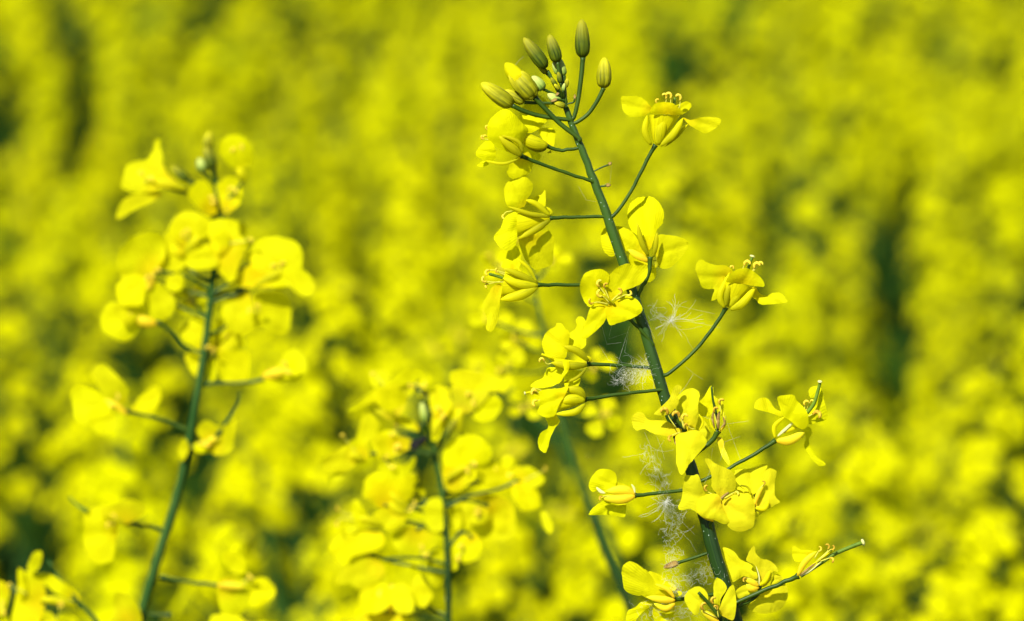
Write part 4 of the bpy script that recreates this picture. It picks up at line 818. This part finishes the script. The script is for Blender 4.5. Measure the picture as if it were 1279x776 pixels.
# dark openings of the crop seen in the photograph: (px, py, rx, ry) looked up on the canopy plane
GAPS = [(25,270,50,40),(80,395,75,45),(170,360,60,40),(495,235,45,45),(745,400,50,50),(1040,400,45,50),(1060,560,40,90),(150,640,90,70),(240,520,50,50),
        (330,720,70,40),(500,700,60,40),(860,640,50,60),(1110,480,25,40),(620,200,30,20),(20,600,40,50),(190,620,60,60),(120,700,60,50),(1240,720,50,40),(1010,660,40,50),(470,330,30,25),(905,480,35,40)]
BRIGHT = [(585,285,.10,'round'),(515,190,.08,'single'),(1195,350,.07,'tall'),(1095,440,.05,'broad'),(1190,570,.05,'wide'),(1150,690,.03,'low'),(400,150,.05,'far'),(345,610,.05,'slanting'),(30,420,.0,'dim'),(1000,730,.04,'bright'),(850,760,.03,'short'),(390,690,.05,'small'),(700,600,.05,'hidden'),(60,560,.0,'pale')]
WHERE = {'round':'as a round yellow spot left of the sharp plant','single':'as a single pale disc high up left of the buds','tall':'as the tallest bright clump towards the right edge','broad':'as a broad bright clump right of the dark gap','wide':'as a wide bright patch in the lower right','low':'as a low bright patch near the bottom right corner','far':'as a faint patch above the left head','slanting':'as a slanting yellow bar right of the left plant stem','dim':'as a dim yellow patch at the left edge','bright':'as a bright area under the long green pod','short':'as a bright patch behind the foot of the sharp stem','small':'as a small yellow disc near the lowest left flower','hidden':'as a yellow glow between middle head and sharp plant','pale':'as a pale yellow clump beside the lower left edge'}
placed = []
def canopy_pt(px, py, zc):
    a = W(px, py, 0, 1.0) - Vector((0, 0, CAMH)); return Vector((0, 0, CAMH)) + a * ((zc - CAMH) / a.z)
for i, (px, py, up_, kd) in enumerate(BRIGHT):
    p = canopy_pt(px, py, CZ + up_); v = i % NV; s = p.z / CANOPY
    far = far_plant(v, (p.x, p.y, 0), rnd.uniform(0, 6.28), s)
    tag(far, 'out of focus rapeseed plant ' + WHERE[kd], 'plant', 'rapeseed plants just behind the sharp one'); placed.append((p.x, p.y))
cand = []; sp = 0.172
r2 = random.Random(21)
for j in range(-2, 76):
    y = .25 + j * sp * .9
    hw = 1.2 + y * .45
    nx = int(hw / sp)
    for i in range(-nx, nx + 1):
        x = i * sp + (sp/2 if j % 2 else 0) + r2.uniform(-.07, .07); yy = y + r2.uniform(-.07, .07)
        cand.append((x, yy))
vis = []; rest = []
for x, y in cand:
    s = (CZ / CANOPY) * (r2.uniform(.93, 1.03) + .03 * noise.noise(Vector((x * 2.6, y * 2.0, 3))))
    if any((x-a)**2 + (y-b)**2 < .012 for a, b in placed): continue
    if y > .3 and abs(x) < .25 and y < .80: continue
    top = Vector((x, y, 1.15 * s)); q = proj(top)
    inframe = q is not None and -60 < q[0] < 1340 and q[1] < 1150
    if y < .85:
        lim = CAMH - y * math.tan(PITCH + R(6.0)) + .02 if abs(x) < .3 + .2*y else 9
        s = min(s, lim / 1.2)
        if y < .3: s = min(s, .85)
    if inframe and q[1] > -80:
        g = False
        for gx, gy, rx, ry in GAPS:
            if ((q[0]-gx)/rx)**2 + ((q[1]-gy-45)/ry)**2 < 1.35: g = True
        leafy = g or r2.random() < .025
    else: leafy = noise.noise(Vector((x * 1.6, y * .9, 8))) < -.3
    if leafy: s *= .95
    if leafy and r2.random() < .4: leafy = False; s *= 1 / .97
    (vis if inframe and y > .72 else rest).append((x, y, s, leafy))
vis.sort(key=lambda t: t[1]); rest += vis[286:]; vis = vis[:286]
for x, y, s, lfy in vis:
    o = far_plant(NV + r2.randrange(3) if lfy else r2.randrange(NV), (x, y, 0), r2.uniform(0, 6.28), s, (r2.uniform(-.05,.05), r2.uniform(-.05,.05)))
    if lfy: tag(o, 'blurred dark green leafy rapeseed plant with few flowers, making a gap in the yellow crop', 'plant', 'leafy green plants in the gaps of the crop')
    else: tag(o, 'blurred flowering rapeseed plant, one of the many making up the even yellow crop behind', 'plant', 'rapeseed plants of the crop behind')
# beyond them the crop runs on as one mass
for j in range(0, 130):
    y = 11.6 + j * .30 * (1 + j * .012); hw = 3 + y * .5; st = .26 * (1 + j * .010); nx = int(hw / st)
    for i in range(-nx, nx + 1): rest.append((i * st + r2.uniform(-.1,.1), y + r2.uniform(-.12,.12), r2.uniform(.94, 1.04), noise.noise(Vector((i*st * .9, y * .5, 8))) < -.34))
pc = bpy.data.collections.new('crop_kinds')      # sources for the mass, not in the scene
for i, (s_, hs, lf_) in enumerate(VAR):
    mb = MB()
    mb.add(s_.V, s_.F, s_.U, 0)
    mb.add(lf_.V, lf_.F, lf_.U, 1)
    for h in hs:
        b = len(mb.V); mb.V += h.V; mb.F += [tuple(b+k for k in f) for f in h.F]; mb.m += [2 + q for q in h.m]
    me = mdata('crop_kind', mb, [M['stem_soft'], M['leaf']] + HEADM); pc.objects.link(bpy.data.objects.new('crop_kind_%02d' % i, me))
me = bpy.data.meshes.new('rapeseed_crop'); me.from_pydata([(q[0], q[1], 0) for q in rest], [], [])
at = me.attributes.new('sc', 'FLOAT', 'POINT'); at.data.foreach_set('value', [q[2] for q in rest])
ai = me.attributes.new('kind_no', 'INT', 'POINT'); ai.data.foreach_set('value', [NV + i % 3 if q[3] else i * 5 % NV for i, q in enumerate(rest)])
fo = bpy.data.objects.new('rapeseed_crop', me); COL.objects.link(fo)
tag(fo, 'rapeseed crop running on to the horizon as one yellow mass', 'crop', None, 'stuff')
ng = bpy.data.node_groups.new('crop', 'GeometryNodeTree'); ng.interface.new_socket('Geometry', in_out='INPUT', socket_type='NodeSocketGeometry'); ng.interface.new_socket('Geometry', in_out='OUTPUT', socket_type='NodeSocketGeometry')
gi = ng.nodes.new('NodeGroupInput'); go = ng.nodes.new('NodeGroupOutput'); ip = ng.nodes.new('GeometryNodeInstanceOnPoints'); ci = ng.nodes.new('GeometryNodeCollectionInfo')
ci.inputs[0].default_value = pc; ci.inputs['Separate Children'].default_value = True; ci.inputs['Reset Children'].default_value = True
rv = ng.nodes.new('FunctionNodeRandomValue'); rv.data_type = 'FLOAT_VECTOR'; rv.inputs[0].default_value = (-.05, -.05, 0); rv.inputs[1].default_value = (.05, .05, 6.28)
na = ng.nodes.new('GeometryNodeInputNamedAttribute'); na.data_type = 'FLOAT'; na.inputs[0].default_value = 'sc'
ip.inputs['Pick Instance'].default_value = True
nk = ng.nodes.new('GeometryNodeInputNamedAttribute'); nk.data_type = 'INT'; nk.inputs[0].default_value = 'kind_no'; ng.links.new(nk.outputs[0], ip.inputs['Instance Index'])
lk = ng.links.new; lk(gi.outputs[0], ip.inputs['Points']); lk(ci.outputs[0], ip.inputs['Instance']); lk(rv.outputs[0], ip.inputs['Rotation']); lk(na.outputs[0], ip.inputs['Scale']); lk(ip.outputs[0], go.inputs[0])
md = fo.modifiers.new('crop', 'NODES'); md.node_group = ng
print('vis', len(vis), 'rest', len(rest))
